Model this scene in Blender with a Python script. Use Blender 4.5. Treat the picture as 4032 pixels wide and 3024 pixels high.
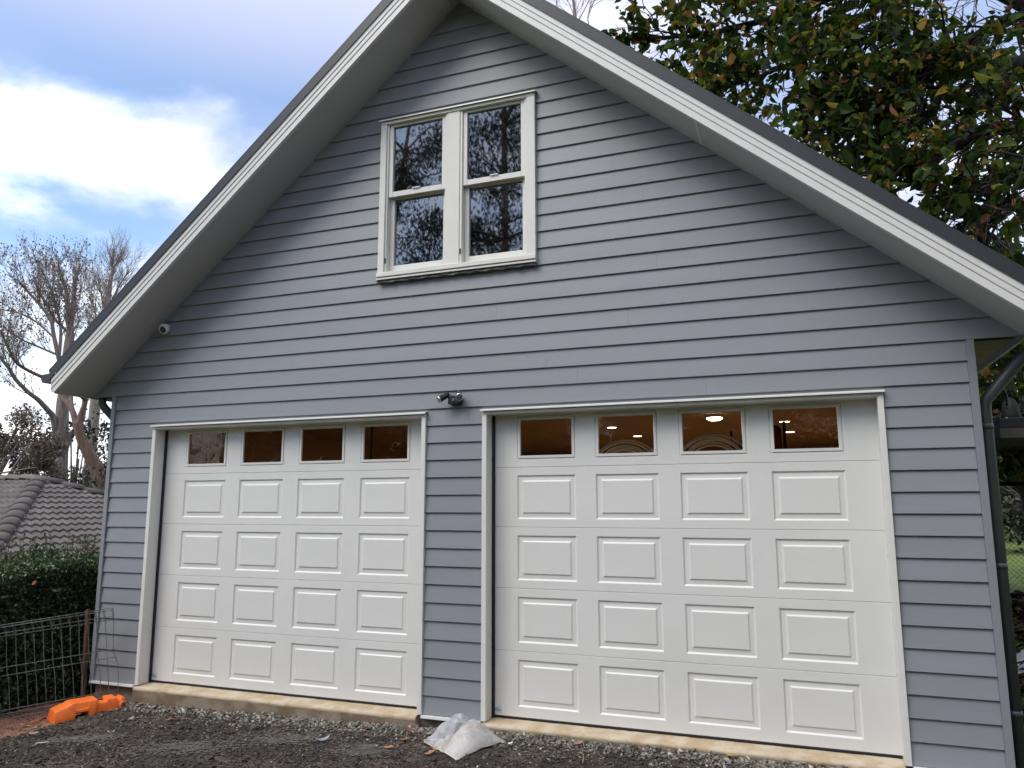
import bpy, bmesh, math, random
import numpy as np
from mathutils import Vector, Matrix

for o in list(bpy.data.objects): bpy.data.objects.remove(o)
sc = bpy.context.scene
COL = sc.collection
R = math.radians

# ------------------------------------------------------------------ camera
cam = bpy.data.cameras.new('camera'); camo = bpy.data.objects.new('camera', cam); COL.objects.link(camo)
cam.sensor_width = 36; cam.lens = 26.794; cam.clip_start = .05; cam.clip_end = 3000
yaw, pitch, roll = .3582, .1562, -.0020
rt = Vector((math.cos(yaw), math.sin(yaw), 0)); fw = Vector((-math.sin(yaw), math.cos(yaw), 0)); up = Vector((0, 0, 1))
fw, up = fw*math.cos(pitch)+up*math.sin(pitch), up*math.cos(pitch)-fw*math.sin(pitch)
rt, up = rt*math.cos(roll)+up*math.sin(roll), up*math.cos(roll)-rt*math.sin(roll)
M = Matrix.Identity(4)
for i in range(3): M[i][0], M[i][1], M[i][2] = rt[i], up[i], -fw[i]
M[0][3], M[1][3], M[2][3] = 6.687, -5.986, 1.722
camo.matrix_world = M
sc.camera = camo

# ------------------------------------------------------------------ sky, sun, exposure
SUN_EL, SUN_AZ = R(50), R(212)      # azimuth measured clockwise from +Y: the soft sun stands front-left
w = bpy.data.worlds.new('World'); sc.world = w; w.use_nodes = True
nt = w.node_tree; nt.nodes.clear()
def N(t, **k):
    n = nt.nodes.new(t)
    for a, b in k.items(): setattr(n, a, b)
    return n
L = lambda a, b: nt.links.new(a, b)
def mth(op, a, b=None, c=None):
    n = N('ShaderNodeMath', operation=op)
    for i, v in enumerate((a, b, c)):
        if v is None: continue
        if isinstance(v, (int, float)): n.inputs[i].default_value = v
        else: L(v, n.inputs[i])
    return n.outputs[0]
def ramp(fac, stops, interp='EASE'):
    n = N('ShaderNodeValToRGB'); cr = n.color_ramp; cr.interpolation = interp
    while len(cr.elements) < len(stops): cr.elements.new(.5)
    for e, (p, c) in zip(cr.elements, stops):
        e.position = p; e.color = c if len(c) == 4 else (*c, 1)
    L(fac, n.inputs[0]); return n.outputs[0]
def mix(f, a, b):
    n = N('ShaderNodeMix', data_type='RGBA')
    if isinstance(f, (int, float)): n.inputs[0].default_value = f
    else: L(f, n.inputs[0])
    for i, v in ((6, a), (7, b)):
        if isinstance(v, tuple): n.inputs[i].default_value = (*v, 1)
        else: L(v, n.inputs[i])
    return n.outputs[2]
sky = N('ShaderNodeTexSky', sky_type='NISHITA', sun_disc=False, sun_elevation=SUN_EL, sun_rotation=SUN_AZ,
        altitude=200, air_density=1.0, dust_density=.6, ozone_density=1.3)
tc = N('ShaderNodeTexCoord'); sp = N('ShaderNodeSeparateXYZ'); L(tc.outputs['Generated'], sp.inputs[0])
den = mth('ADD', mth('MAXIMUM', sp.outputs[2], 0.0), .22)
cx = mth('DIVIDE', sp.outputs[0], den); cy = mth('DIVIDE', sp.outputs[1], den)
cb = N('ShaderNodeCombineXYZ'); L(cx, cb.inputs[0]); L(cy, cb.inputs[1]); cb.inputs[2].default_value = 3.1
def noise(vec, scale, detail, rough, dist=0, off=(0, 0, 0)):
    mp = N('ShaderNodeMapping'); mp.inputs['Location'].default_value = off; L(vec, mp.inputs[0])
    n = N('ShaderNodeTexNoise'); n.inputs['Scale'].default_value = scale; n.inputs['Detail'].default_value = detail
    n.inputs['Roughness'].default_value = rough; n.inputs['Distortion'].default_value = dist
    L(mp.outputs[0], n.inputs['Vector']); return n.outputs[0]
n1 = noise(cb.outputs[0], 2.0, 9, .52, .15, (25.4, 1.5, 0))       # cumulus
n2 = noise(cb.outputs[0], .45, 4, .5, 0, (7.4, 2.3, 1))          # high veil
n3 = noise(cb.outputs[0], 1.7, 6, .55, .1, (1.7, 5.2, 2))         # tone inside clouds
mask = ramp(n1, [(.44, (0, 0, 0)), (.68, (1, 1, 1))])
veil = ramp(n2, [(.36, (.08,)*3), (.66, (.9,)*3)])
tone = ramp(n3, [(.36, (4.6, 4.8, 6.0)), (.50, (7.4, 7.5, 8.3)), (.64, (13.5, 13.3, 13.1))])
skyb = mix(1.0, sky.outputs[0], sky.outputs[0])
sc_ = N('ShaderNodeVectorMath', operation='MULTIPLY'); L(skyb, sc_.inputs[0]); sc_.inputs[1].default_value = (1.28, 1.38, 1.46)
veil = mth('MAXIMUM', veil, ramp(sp.outputs[2], [(.42, (0,)*3), (.60, (.9,)*3)]))
c1 = mix(veil, sc_.outputs[0], (4.7, 4.9, 6.3))
c2 = mix(mask, c1, tone)
hz = ramp(sp.outputs[2], [(0.0, (1,)*3), (.06, (.9,)*3), (.30, (0,)*3)])
low = ramp(n3, [(.38, (4.8, 4.9, 5.7)), (.50, (7.0, 7.1, 7.7)), (.60, (11.5, 11.4, 11.2))])
c3 = mix(hz, c2, low)
bg = N('ShaderNodeBackground'); L(c3, bg.inputs[0]); bg.inputs[1].default_value = .1
ow = N('ShaderNodeOutputWorld'); L(bg.outputs[0], ow.inputs[0])

sun = bpy.data.lights.new('sun', 'SUN'); sun.energy = 1.5; sun.angle = R(38); sun.color = (1, .95, .87)
suno = bpy.data.objects.new('sun', sun); COL.objects.link(suno)
sd = Vector((math.sin(SUN_AZ)*math.cos(SUN_EL), math.cos(SUN_AZ)*math.cos(SUN_EL), math.sin(SUN_EL)))
suno.rotation_euler = (-sd).to_track_quat('-Z', 'Y').to_euler(); suno.location = sd*60

vs = sc.view_settings; vs.view_transform = 'Standard'; vs.look = 'None'; vs.exposure = .84; vs.gamma = 1; vs.use_curve_mapping = False
sc.render.engine = 'CYCLES'
cy_ = sc.cycles; cy_.max_bounces = 6; cy_.diffuse_bounces = 3; cy_.glossy_bounces = 3; cy_.transmission_bounces = 4; cy_.transparent_max_bounces = 10; cy_.use_denoising = True; cy_.use_adaptive_sampling = True; cy_.adaptive_threshold = .025; cy_.sample_clamp_indirect = 4
cy_.caustics_reflective = False; cy_.caustics_refractive = False

# ------------------------------------------------------------------ materials
MATS = {}
def mat(name, base, rough=.5, var=0.0, vscale=8, obj_var=0.0, bump=0.0, bscale=60, spec=.5, metal=0, coat=0, stretch=None, col2=None, isl=None, transl=0, bdetail=6, coords='Object'):
    """Principled material: noise blends base towards col2 (or its own lighter/darker tone), optional per-island ramp."""
    global nt
    if name in MATS: return MATS[name]
    m = bpy.data.materials.new(name); m.use_nodes = True; MATS[name] = m
    old = nt; nt = m.node_tree; nt.nodes.clear()
    out = N('ShaderNodeOutputMaterial'); b = N('ShaderNodeBsdfPrincipled')
    b.inputs['Roughness'].default_value = rough; b.inputs['Metallic'].default_value = metal
    b.inputs['Specular IOR Level'].default_value = spec; b.inputs['Coat Weight'].default_value = coat
    t = N('ShaderNodeTexCoord'); v = t.outputs[coords]
    if stretch:
        mp = N('ShaderNodeMapping'); mp.inputs['Scale'].default_value = stretch; L(v, mp.inputs[0]); v = mp.outputs[0]
    col = None
    if isl:
        g = N('ShaderNodeNewGeometry'); col = ramp(g.outputs['Random Per Island'], isl, 'LINEAR')
    if var or col2:
        f = noise(v, vscale, 7, .6)
        if col2: f2 = ramp(f, [(.40, (0,)*3), (.62, (1,)*3)]); col = mix(f2, col if col else tuple(base), tuple(col2))
        else:
            lo = tuple(c*(1-var) for c in base); hi = tuple(min(1, c*(1+var)) for c in base)
            col = ramp(f, [(.3, lo), (.7, hi)], 'LINEAR')
    if obj_var:
        oi = N('ShaderNodeObjectInfo'); k = mth('MULTIPLY_ADD', oi.outputs['Random'], 2*obj_var, 1-obj_var)
        vm = N('ShaderNodeVectorMath', operation='SCALE')
        if col: L(col, vm.inputs[0])
        else: vm.inputs[0].default_value = base
        L(k, vm.inputs['Scale']); col = vm.outputs[0]
    if col: L(col, b.inputs['Base Color'])
    else: b.inputs['Base Color'].default_value = (*base, 1)
    if bump:
        f = noise(v, bscale, bdetail, .6); bn = N('ShaderNodeBump'); bn.inputs['Strength'].default_value = bump
        bn.inputs['Distance'].default_value = .01; L(f, bn.inputs['Height']); L(bn.outputs[0], b.inputs['Normal'])
    if transl:
        tr = N('ShaderNodeBsdfTranslucent')
        if col: L(col, tr.inputs[0])
        else: tr.inputs[0].default_value = (*base, 1)
        ms = N('ShaderNodeMixShader'); ms.inputs[0].default_value = transl
        L(b.outputs[0], ms.inputs[1]); L(tr.outputs[0], ms.inputs[2]); L(ms.outputs[0], out.inputs[0])
    else: L(b.outputs[0], out.inputs[0])
    nt = old; return m
def glass(name, tint, ior, film=0.0, rough=0.0):
    global nt
    m = bpy.data.materials.new(name); m.use_nodes = True; MATS[name] = m
    old = nt; nt = m.node_tree; nt.nodes.clear()
    out = N('ShaderNodeOutputMaterial'); tr = N('ShaderNodeBsdfTransparent'); tr.inputs[0].default_value = (*tint, 1)
    gl = N('ShaderNodeBsdfGlossy'); gl.inputs['Roughness'].default_value = rough
    fr = N('ShaderNodeFresnel'); fr.inputs[0].default_value = ior
    t = N('ShaderNodeTexCoord')
    bn = N('ShaderNodeBump'); bn.inputs['Strength'].default_value = .012 if not film else .12; bn.inputs['Distance'].default_value = .01
    L(noise(t.outputs['Object'], 2.2 if not film else 9, 2, .5, .6), bn.inputs['Height']); L(bn.outputs[0], gl.inputs['Normal'])
    ms = N('ShaderNodeMixShader'); L(fr.outputs[0], ms.inputs[0]); L(tr.outputs[0], ms.inputs[1]); L(gl.outputs[0], ms.inputs[2])
    last = ms.outputs[0]
    if film:      # protective film: thin whitish creases
        oi = N('ShaderNodeObjectInfo'); ad = N('ShaderNodeVectorMath', operation='ADD'); L(t.outputs['Object'], ad.inputs[0])
        sv = N('ShaderNodeCombineXYZ'); L(mth('MULTIPLY', oi.outputs['Random'], 40), sv.inputs[0]); L(sv.outputs[0], ad.inputs[1])
        mp = N('ShaderNodeMapping'); mp.inputs['Scale'].default_value = (1, 1, 2.2); mp.inputs['Rotation'].default_value = (0, .5, 0); L(ad.outputs[0], mp.inputs[0])
        wv = noise(mp.outputs[0], 3.2, 1, .4, 1.4)
        ln = mth('ABSOLUTE', mth('SUBTRACT', wv, .5)); ln = ramp(ln, [(0, (1,)*3), (.012, (0,)*3)], 'LINEAR')
        fade = ramp(noise(ad.outputs[0], 4, 2, .5), [(.5, (0,)*3), (.66, (1,)*3)])
        df = N('ShaderNodeBsdfDiffuse'); df.inputs[0].default_value = (.8, .8, .8, 1)
        m2 = N('ShaderNodeMixShader'); L(mth('MULTIPLY', mth('MULTIPLY', ln, fade), film), m2.inputs[0]); L(last, m2.inputs[1]); L(df.outputs[0], m2.inputs[2]); last = m2.outputs[0]
    L(last, out.inputs[0]); nt = old; return m
def emit(name, col, s):
    m = bpy.data.materials.new(name); m.use_nodes = True; MATS[name] = m
    b = m.node_tree.nodes['Principled BSDF']; b.inputs['Emission Color'].default_value = (*col, 1); b.inputs['Emission Strength'].default_value = s
    b.inputs['Base Color'].default_value = (.8, .8, .8, 1); return m

m_clad = mat('board_paint', (.236, .250, .270), .42, obj_var=.025, bump=.05, bscale=45, stretch=(.12, 1, 1.6), spec=.45, var=.05, vscale=2.5)
m_corner = mat('corner_paint', (.226, .24, .262), .42, bump=.03)
m_white = mat('trim_paint', (.70, .695, .655), .4, var=.02, bump=.03, bscale=30)
m_winpaint = mat('window_paint', (.71, .70, .65), .35, var=.02)
m_door = mat('door_enamel', (.69, .69, .66), .38, bump=.10, bscale=160, var=.03, vscale=2.2, coords='Object')
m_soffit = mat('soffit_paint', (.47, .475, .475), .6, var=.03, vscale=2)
m_eave = mat('eave_bounce_tint', (.30, .25, .21), .7, var=.1)  # brown of light bounced off leaf litter mixed into the soffit paint colour
m_barge = mat('barge_paint', (.66, .655, .63), .45, var=.03)
m_roof = mat('roof_metal', (.030, .033, .039), .42, spec=.35, var=.06)
m_pipe = mat('pipe_paint', (.058, .064, .070), .45, var=.06)
m_rubber = mat('rubber', (.008, .008, .01), .6)
m_conc = mat('sill_concrete', (.44, .34, .215), .85, col2=(.55, .47, .35), vscale=5, bump=.5, bscale=40)
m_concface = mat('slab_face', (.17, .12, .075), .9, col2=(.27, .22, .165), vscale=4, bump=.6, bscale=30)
m_flash = mat('flashing', (.80, .80, .80), .35)
m_int = mat('timber_lining', (.18, .105, .05), .7, var=.2, vscale=3, stretch=(1, .2, 4))
m_dark = mat('dark_lining', (.02, .02, .022), .9)
m_lam = emit('lamp_glow', (1, .93, .78), 14)
m_pane = glass('gable_glass', (.40, .42, .45), 3.2, rough=.02)
m_dglass = glass('door_glass', (.75, .70, .62), 1.30, film=.14, rough=.01)

# ------------------------------------------------------------------ helpers
def props(o, label=None, cat=None, group=None, kind=None):
    if label: o['label'] = label
    if cat: o['category'] = cat
    if group: o['group'] = group
    if kind: o['kind'] = kind
    return o
def empty(name, loc=(0, 0, 0), rz=0):
    o = bpy.data.objects.new(name, None); COL.objects.link(o); o.location = loc; o.rotation_euler.z = rz
    o.empty_display_size = .1; return o
def link(name, me, parent=None, loc=None):
    o = bpy.data.objects.new(name, me); COL.objects.link(o)
    if parent: o.parent = parent
    if loc is not None: o.location = loc
    return o
def mesh(name, V, F, m, smooth=False):
    me = bpy.data.meshes.new(name)
    V = np.asarray(V, dtype=np.float32)
    if isinstance(F, np.ndarray):
        n, k = F.shape
        me.vertices.add(len(V)); me.vertices.foreach_set('co', V.ravel())
        me.loops.add(n*k); me.loops.foreach_set('vertex_index', F.ravel().astype(np.int32))
        me.polygons.add(n); me.polygons.foreach_set('loop_start', np.arange(n, dtype=np.int32)*k)
        me.update(calc_edges=True)
    else: me.from_pydata(V.tolist(), [], F)
    me.materials.append(m)
    if smooth: me.polygons.foreach_set('use_smooth', [True]*len(me.polygons))
    me.update(); return me
def mk(name, V, F, m, parent=None, smooth=False, loc=None): return link(name, mesh(name, V, F, m, smooth), parent, loc)
BF = [(0, 3, 2, 1), (4, 5, 6, 7), (0, 1, 5, 4), (1, 2, 6, 5), (2, 3, 7, 6), (3, 0, 4, 7)]
def boxv(x0, x1, y0, y1, z0, z1): return [(x0, y0, z0), (x1, y0, z0), (x1, y1, z0), (x0, y1, z0), (x0, y0, z1), (x1, y0, z1), (x1, y1, z1), (x0, y1, z1)]
def bevel_mesh(name, V, F, m, bev, seg=1):
    me = mesh(name, V, F, m); bm = bmesh.new(); bm.from_mesh(me)
    bmesh.ops.bevel(bm, geom=list(bm.edges), offset=bev, segments=seg, affect='EDGES', profile=.6)
    bmesh.ops.recalc_face_normals(bm, faces=bm.faces); bm.to_mesh(me); bm.free(); return me
def box(name, x0, x1, y0, y1, z0, z1, m, parent=None, bev=0, seg=1):
    V = boxv(x0, x1, y0, y1, z0, z1)
    return link(name, bevel_mesh(name, V, BF, m, bev, seg) if bev else mesh(name, V, BF, m), parent)
def boxes(name, L_, m, parent=None):
    V, F = [], []
    for b in L_:
        k = len(V); V += boxv(*b); F += [tuple(i+k for i in f) for f in BF]
    return mk(name, V, F, m, parent)
def prism(name, poly, y0, y1, m, parent=None):
    """poly: (x,z) outline, extruded from y0 to y1"""
    n = len(poly); V = [(x, y0, z) for x, z in poly]+[(x, y1, z) for x, z in poly]
    F = [tuple(range(n)), tuple(range(2*n-1, n-1, -1))]+[(i, i+n, (i+1) % n+n, (i+1) % n) for i in range(n)]
    o = mk(name, V, F, m, parent); bm = bmesh.new(); bm.from_mesh(o.data); bmesh.ops.recalc_face_normals(bm, faces=bm.faces); bm.to_mesh(o.data); bm.free(); return o
def tubes(paths, n=6, cap=True):
    """paths: [(pts, radii)] -> verts, quad faces (numpy)"""
    VV, FF, k = [], [], 0
    an = np.arange(n)*2*np.pi/n
    for pts, rad in paths:
        P = np.asarray(pts, float); m = len(P)
        rad = np.broadcast_to(np.asarray(rad, float), (m,))
        T = np.gradient(P, axis=0); T /= np.linalg.norm(T, axis=1)[:, None]+1e-9
        ref = np.array([0, 0, 1.]) if abs(T[:, 2]).mean() < .9 else np.array([1., 0, 0])
        A = np.cross(T, ref); A /= np.linalg.norm(A, axis=1)[:, None]+1e-9; B = np.cross(T, A)
        ring = P[:, None]+rad[:, None, None]*(np.cos(an)[None, :, None]*A[:, None]+np.sin(an)[None, :, None]*B[:, None])
        VV.append(ring.reshape(-1, 3))
        i, j = np.meshgrid(np.arange(m-1), np.arange(n), indexing='ij'); j2 = (j+1) % n
        FF.append((k+np.stack([i*n+j, i*n+j2, (i+1)*n+j2, (i+1)*n+j], -1)).reshape(-1, 4)); k += m*n
    return np.concatenate(VV), np.concatenate(FF)
def tube(name, pts, rad, m, parent=None, n=8, smooth=True, caps=True):
    V, F = tubes([(pts, rad)], n); F = [tuple(f) for f in F.tolist()]
    if caps: F += [tuple(range(n-1, -1, -1)), tuple(range(len(V)-n, len(V)))]
    return mk(name, V, F, m, parent, smooth)
def lathe(name, prof, axis, origin, m, parent=None, n=20, smooth=True):
    """prof: [(r, h)] around axis through origin"""
    a = Vector(axis).normalized(); u = a.orthogonal().normalized(); v = a.cross(u); o = Vector(origin)
    V, F = [], []
    for r, h in prof:
        for i in range(n):
            t = 2*math.pi*i/n; V.append(o+a*h+(u*math.cos(t)+v*math.sin(t))*r)
    for k in range(len(prof)-1):
        for i in range(n): F.append((k*n+i, k*n+(i+1) % n, (k+1)*n+(i+1) % n, (k+1)*n+i))
    F.append(tuple(range(n-1, -1, -1))); F.append(tuple(range((len(prof)-1)*n, len(prof)*n)))
    return mk(name, V, F, m, parent, smooth)
def rnd_unit(rng, n):
    v = rng.normal(size=(n, 3)); return v/np.linalg.norm(v, axis=1)[:, None]
def leaf_mesh(name, P, D, S, m, rng, width=.34, fold=.12, curl=.15, flat=0.0):
    """one folded leaf blade (2 quads) for each point P, tip along D, length S"""
    n = len(P); D = D/(np.linalg.norm(D, axis=1)[:, None]+1e-9)
    U = np.cross(D, rnd_unit(rng, n)+np.array([0, 0, flat])); U /= np.linalg.norm(U, axis=1)[:, None]+1e-9; W = np.cross(U, D)
    T = np.array([(0, 0, 0), (width, .32, fold), (width*.78, .68, fold*.9-curl*.4), (0, 1, -curl), (-width*.78, .68, fold*.9-curl*.4), (-width, .32, fold)])
    S = np.asarray(S)[:, None, None]
    V = P[:, None]+S*(T[None, :, 0:1]*U[:, None]+T[None, :, 1:2]*D[:, None]+T[None, :, 2:3]*W[:, None])
    k = np.arange(n)[:, None]*6
    F = np.concatenate([k+np.array([0, 1, 2, 3]), k+np.array([0, 3, 4, 5])])
    return mesh(name, V.reshape(-1, 3), F, m)
def smooth_path(pts, k=4):
    P = [Vector(p) for p in pts]; out = []
    for i in range(len(P)-1):
        p0, p1, p2, p3 = P[max(i-1, 0)], P[i], P[i+1], P[min(i+2, len(P)-1)]
        for j in range(k):
            t = j/k; out.append(.5*((2*p1)+(p2-p0)*t+(2*p0-5*p1+4*p2-p3)*t*t+(3*p1-p0-3*p2+p3)*t**3))
    out.append(P[-1]); return np.array([tuple(v) for v in out])

# ------------------------------------------------------------------ terrain
def sst(a, b, x):
    t = np.clip((x-a)/(b-a), 0, 1); return t*t*(3-2*t)
def g(x, y):
    x = np.asarray(x, float); y = np.asarray(y, float)
    b = np.interp(x, [-60, -9, -3.2, -1.9, -.4, .3, .6, 2, 3, 3.6, 4.4, 6, 8, 9, 12, 60], [-3, -1.8, -1.2, -.42, -.255, -.205, -.165, -.135, -.118, -.092, -.066, -.06, -.055, -.02, .1, .8])
    return b+sst(.8, 4.2, y)*.62*sst(7.9, 9, x)
def gb(x, y):       # near ground with small bumps
    return g(x, y)+.006*np.sin(x*7.3+y*3.1)*np.sin(y*9.1-x*2.2)+.004*np.sin(x*19+y*23)*np.sin(x*13-y*17)
def soil_side(x, y):    # >0 : red soil to the left of the gravel drive
    return .37+.05*np.sin(y*5.1)+.03*np.sin(y*13+1)+np.where(y < -1, (y+1)*.12, 0)-x
m_drive = mat('gravel_bed', (.03, .023, .018), .95, col2=(.095, .073, .054), vscale=3.2, bump=1.0, bscale=70)
m_soil = mat('red_soil', (.20, .092, .058), .95, col2=(.27, .145, .10), vscale=5, bump=.9, bscale=35)
m_lawn = mat('lawn_turf', (.10, .17, .03), .95, col2=(.20, .25, .06), vscale=6, bump=1, bscale=60)
xs = np.unique(np.concatenate([np.linspace(-900, -60, 12), np.linspace(-60, -3, 25), np.linspace(-3, 10, 40), np.linspace(10, 60, 20), np.linspace(60, 900, 12)]))
ys = np.unique(np.concatenate([np.linspace(-900, -40, 12), np.linspace(-40, -3, 20), np.linspace(-3, 12, 40), np.linspace(12, 60, 20), np.linspace(60, 900, 12)]))
X, Y = np.meshgrid(xs, ys, indexing='ij'); inside = (X > -2.4) & (X < 9.6) & (Y > -3.2) & (Y < .02)
Z = g(X, Y)-np.where(inside, .06, .012)
nx, ny = X.shape; idx = np.arange(nx*ny).reshape(nx, ny)
F = np.stack([idx[:-1, :-1], idx[1:, :-1], idx[1:, 1:], idx[:-1, 1:]], -1).reshape(-1, 4)
props(mk('ground', np.stack([X, Y, Z], -1).reshape(-1, 3), F, m_lawn, smooth=True), kind='structure')
st = .035; xs = np.arange(-2.6, 9.8, st); ys = np.arange(-3.4, .06, st)
X, Y = np.meshgrid(xs, ys, indexing='ij'); nx, ny = X.shape; V = np.stack([X, Y, gb(X, Y)], -1).reshape(-1, 3)
idx = np.arange(nx*ny).reshape(nx, ny); F = np.stack([idx[:-1, :-1], idx[1:, :-1], idx[1:, 1:], idx[:-1, 1:]], -1).reshape(-1, 4)
cc = V[F].mean(1); ss = soil_side(cc[:, 0], cc[:, 1]) > 0
for nm, sel, m_ in (('driveway', ~ss, m_drive), ('soil', ss, m_soil)):
    f = F[sel]; u_, inv = np.unique(f, return_inverse=True)
    props(mk(nm, V[u_], inv.reshape(f.shape), m_, smooth=True), kind='structure')
# far part of the drive, behind and beside the camera
xs = np.linspace(-2.6, 14, 40); ys = np.linspace(-14, -3.38, 30); X, Y = np.meshgrid(xs, ys, indexing='ij')
idx = np.arange(X.size).reshape(X.shape); F = np.stack([idx[:-1, :-1], idx[1:, :-1], idx[1:, 1:], idx[:-1, 1:]], -1).reshape(-1, 4)
props(mk('driveway', np.stack([X, Y, g(X, Y)+.004], -1).reshape(-1, 3), F, m_drive, smooth=True), kind='structure')

def stones(name, n, xr, yr, size, m, rng, dens, flatten=.35):
    x = rng.uniform(*xr, n); y = rng.uniform(*yr, n); keep = dens(x, y, rng); x, y = x[keep], y[keep]; n = len(x)
    T = np.array([(1, 0, 0), (0, 1, 0), (-1, 0, 0), (0, -1, 0), (.25, .15, .9), (-.1, -.1, -.7)])
    T = T[None]*rng.uniform(.6, 1.25, (n, 6, 1))+rng.normal(0, .18, (n, 6, 3))
    s = size*np.exp(rng.normal(0, .38, n)); T = T*s[:, None, None]; T[..., 2] *= flatten*rng.uniform(.6, 1.5, n)[:, None]; T[..., 0] *= rng.uniform(.6, 1.3, n)[:, None]
    a = rng.uniform(0, 6.28, n); t1 = rng.normal(0, .35, n); t2 = rng.normal(0, .35, n)
    xx = T[..., 0]*np.cos(a)[:, None]-T[..., 1]*np.sin(a)[:, None]; yy = T[..., 0]*np.sin(a)[:, None]+T[..., 1]*np.cos(a)[:, None]
    zz = T[..., 2]+xx*t1[:, None]+yy*t2[:, None]
    V = np.stack([xx+x[:, None], yy+y[:, None], zz+(gb(x, y)+s*flatten*.45)[:, None]], -1)
    k = np.arange(n)[:, None]*6
    F = np.concatenate([k+np.array(q) for q in ((0, 1, 4), (1, 2, 4), (2, 3, 4), (3, 0, 4), (1, 0, 5), (2, 1, 5), (3, 2, 5), (0, 3, 5))])
    return mk(name, V.reshape(-1, 3), F, m)
rng = np.random.default_rng(5)
m_chip = mat('dark_chip', (.05, .05, .05), .75, isl=[(0, (.016, .012, .0095)), (.5, (.042, .033, .026)), (.82, (.08, .065, .052)), (.95, (.13, .10, .075)), (1, (.25, .21, .17))])
m_chip2 = mat('pale_chip', (.1, .1, .09), .85, isl=[(0, (.08, .073, .06)), (.5, (.20, .182, .15)), (.85, (.30, .275, .23)), (.96, (.34, .32, .28)), (1, (.5, .48, .45))])
m_white_chip = mat('white_fleck', (.55, .52, .45), .8, isl=[(0, (.35, .28, .2)), (1, (.7, .68, .63))])
props(stones('gravel_chips', 78000, (.2, 7.9), (-2.3, -.03), .0095, m_chip, rng, lambda x, y, r: (soil_side(x, y) < .02*r.normal(size=x.shape)) & (r.uniform(size=x.shape) < np.clip(1.15+(y+.25)*-1.2, .25, 1)*(.62+.38*np.sin(x*2.7+1.3*y)*np.sin(y*4.1-x*1.1+2)))), 'dark slate chips spread over the driveway', 'gravel', kind='stuff')
props(stones('gravel_chips', 26000, (.45, 7.9), (-.62, -.035), .0125, m_chip2, rng, lambda x, y, r: r.uniform(size=x.shape) < np.exp(-((-y-.03)/.20)**2)*(.85+.15*np.sin(x*3+1))+.02, .5), 'pale crushed rock banked along the concrete sills', 'gravel', kind='stuff')
props(stones('stone_flecks', 500, (.5, 7.6), (-2.2, -.05), .007, m_white_chip, rng, lambda x, y, r: r.uniform(size=x.shape) < .75, .5), 'small white stone flecks scattered among the dark chips', 'gravel', kind='stuff')
props(stones('soil_crumbs', 2600, (-1.4, .5), (-2.0, .2), .007, mat('soil_crumb', (.2, .1, .06), .95, isl=[(0, (.12, .055, .035)), (1, (.28, .16, .11))]), rng, lambda x, y, r: soil_side(x, y) > 0, .6), 'crumbs of red soil beside the mesh fence', 'soil', kind='stuff')
# pale dust smears pressed into the drive
m_dust = mat('dust', (.15, .135, .115), .95, col2=(.09, .08, .07), vscale=14, bump=.8, bscale=60)
for (x0, y0, ang, ln, wd) in ((1.15, -1.08, .42, .42, .10), (2.15, -1.02, .5, .6, .16), (2.75, -.60, .15, .6, .16), (3.55, -.72, 0, .34, .16)):
    r_ = np.random.default_rng(int(x0*100)); n = 1000
    t = r_.normal(0, .33, n)*ln; s_ = r_.normal(0, .5, n)*wd
    xx = x0+t*math.cos(ang)-s_*math.sin(ang); yy = y0+t*math.sin(ang)+s_*math.cos(ang)
    T = np.array([(1, 0), (.3, .9), (-.8, .5), (-.7, -.6), (.4, -.9)])
    sz = r_.uniform(.004, .013, n); P = np.stack([xx[:, None]+T[None, :, 0]*sz[:, None]*1.4, yy[:, None]+T[None, :, 1]*sz[:, None], (gb(xx, yy)+r_.uniform(.003, .012, n))[:, None]+0*T[None, :, 0]], -1)
    props(mk('dust_patch', P.reshape(-1, 3), np.arange(n*5).reshape(n, 5), m_dust), 'pale dusty grit smeared on the dark drive', 'grit', kind='stuff')

# ------------------------------------------------------------------ garage
XC, ZA, SL = 3.922, 6.43, .842
garage = props(empty('garage', (XC, 0, 0)), 'grey-blue weatherboard garage with steep gable and two white sectional doors', 'garage')
GL = Vector((-XC, 0, 0))
def G(o):       # parent to garage while keeping world coordinates
    o.parent = garage; o.location = GL if o.type != 'EMPTY' else Vector(o.location)+GL; return o
def sub(name, loc=(0, 0, 0)):      # an Empty part whose children use world coordinates
    e = empty(name); e.parent = garage; e.location = GL; return e
HOLES = [(.56, 3.62, -1, 2.49), (4.20, 7.26, -1, 2.49), (3.17, 4.63, 3.82, 5.31)]
JOINTS = {18: [1.4, 5.02], 19: [4.75], 20: [2.2], 21: [5.45], 22: [4.3], 23: [1.0, 6.2], 24: [5.7], 25: [3.55], 27: [2.1], 28: [5.6], 30: [5.35], 17: [6.05], 16: [4.05]}
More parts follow.
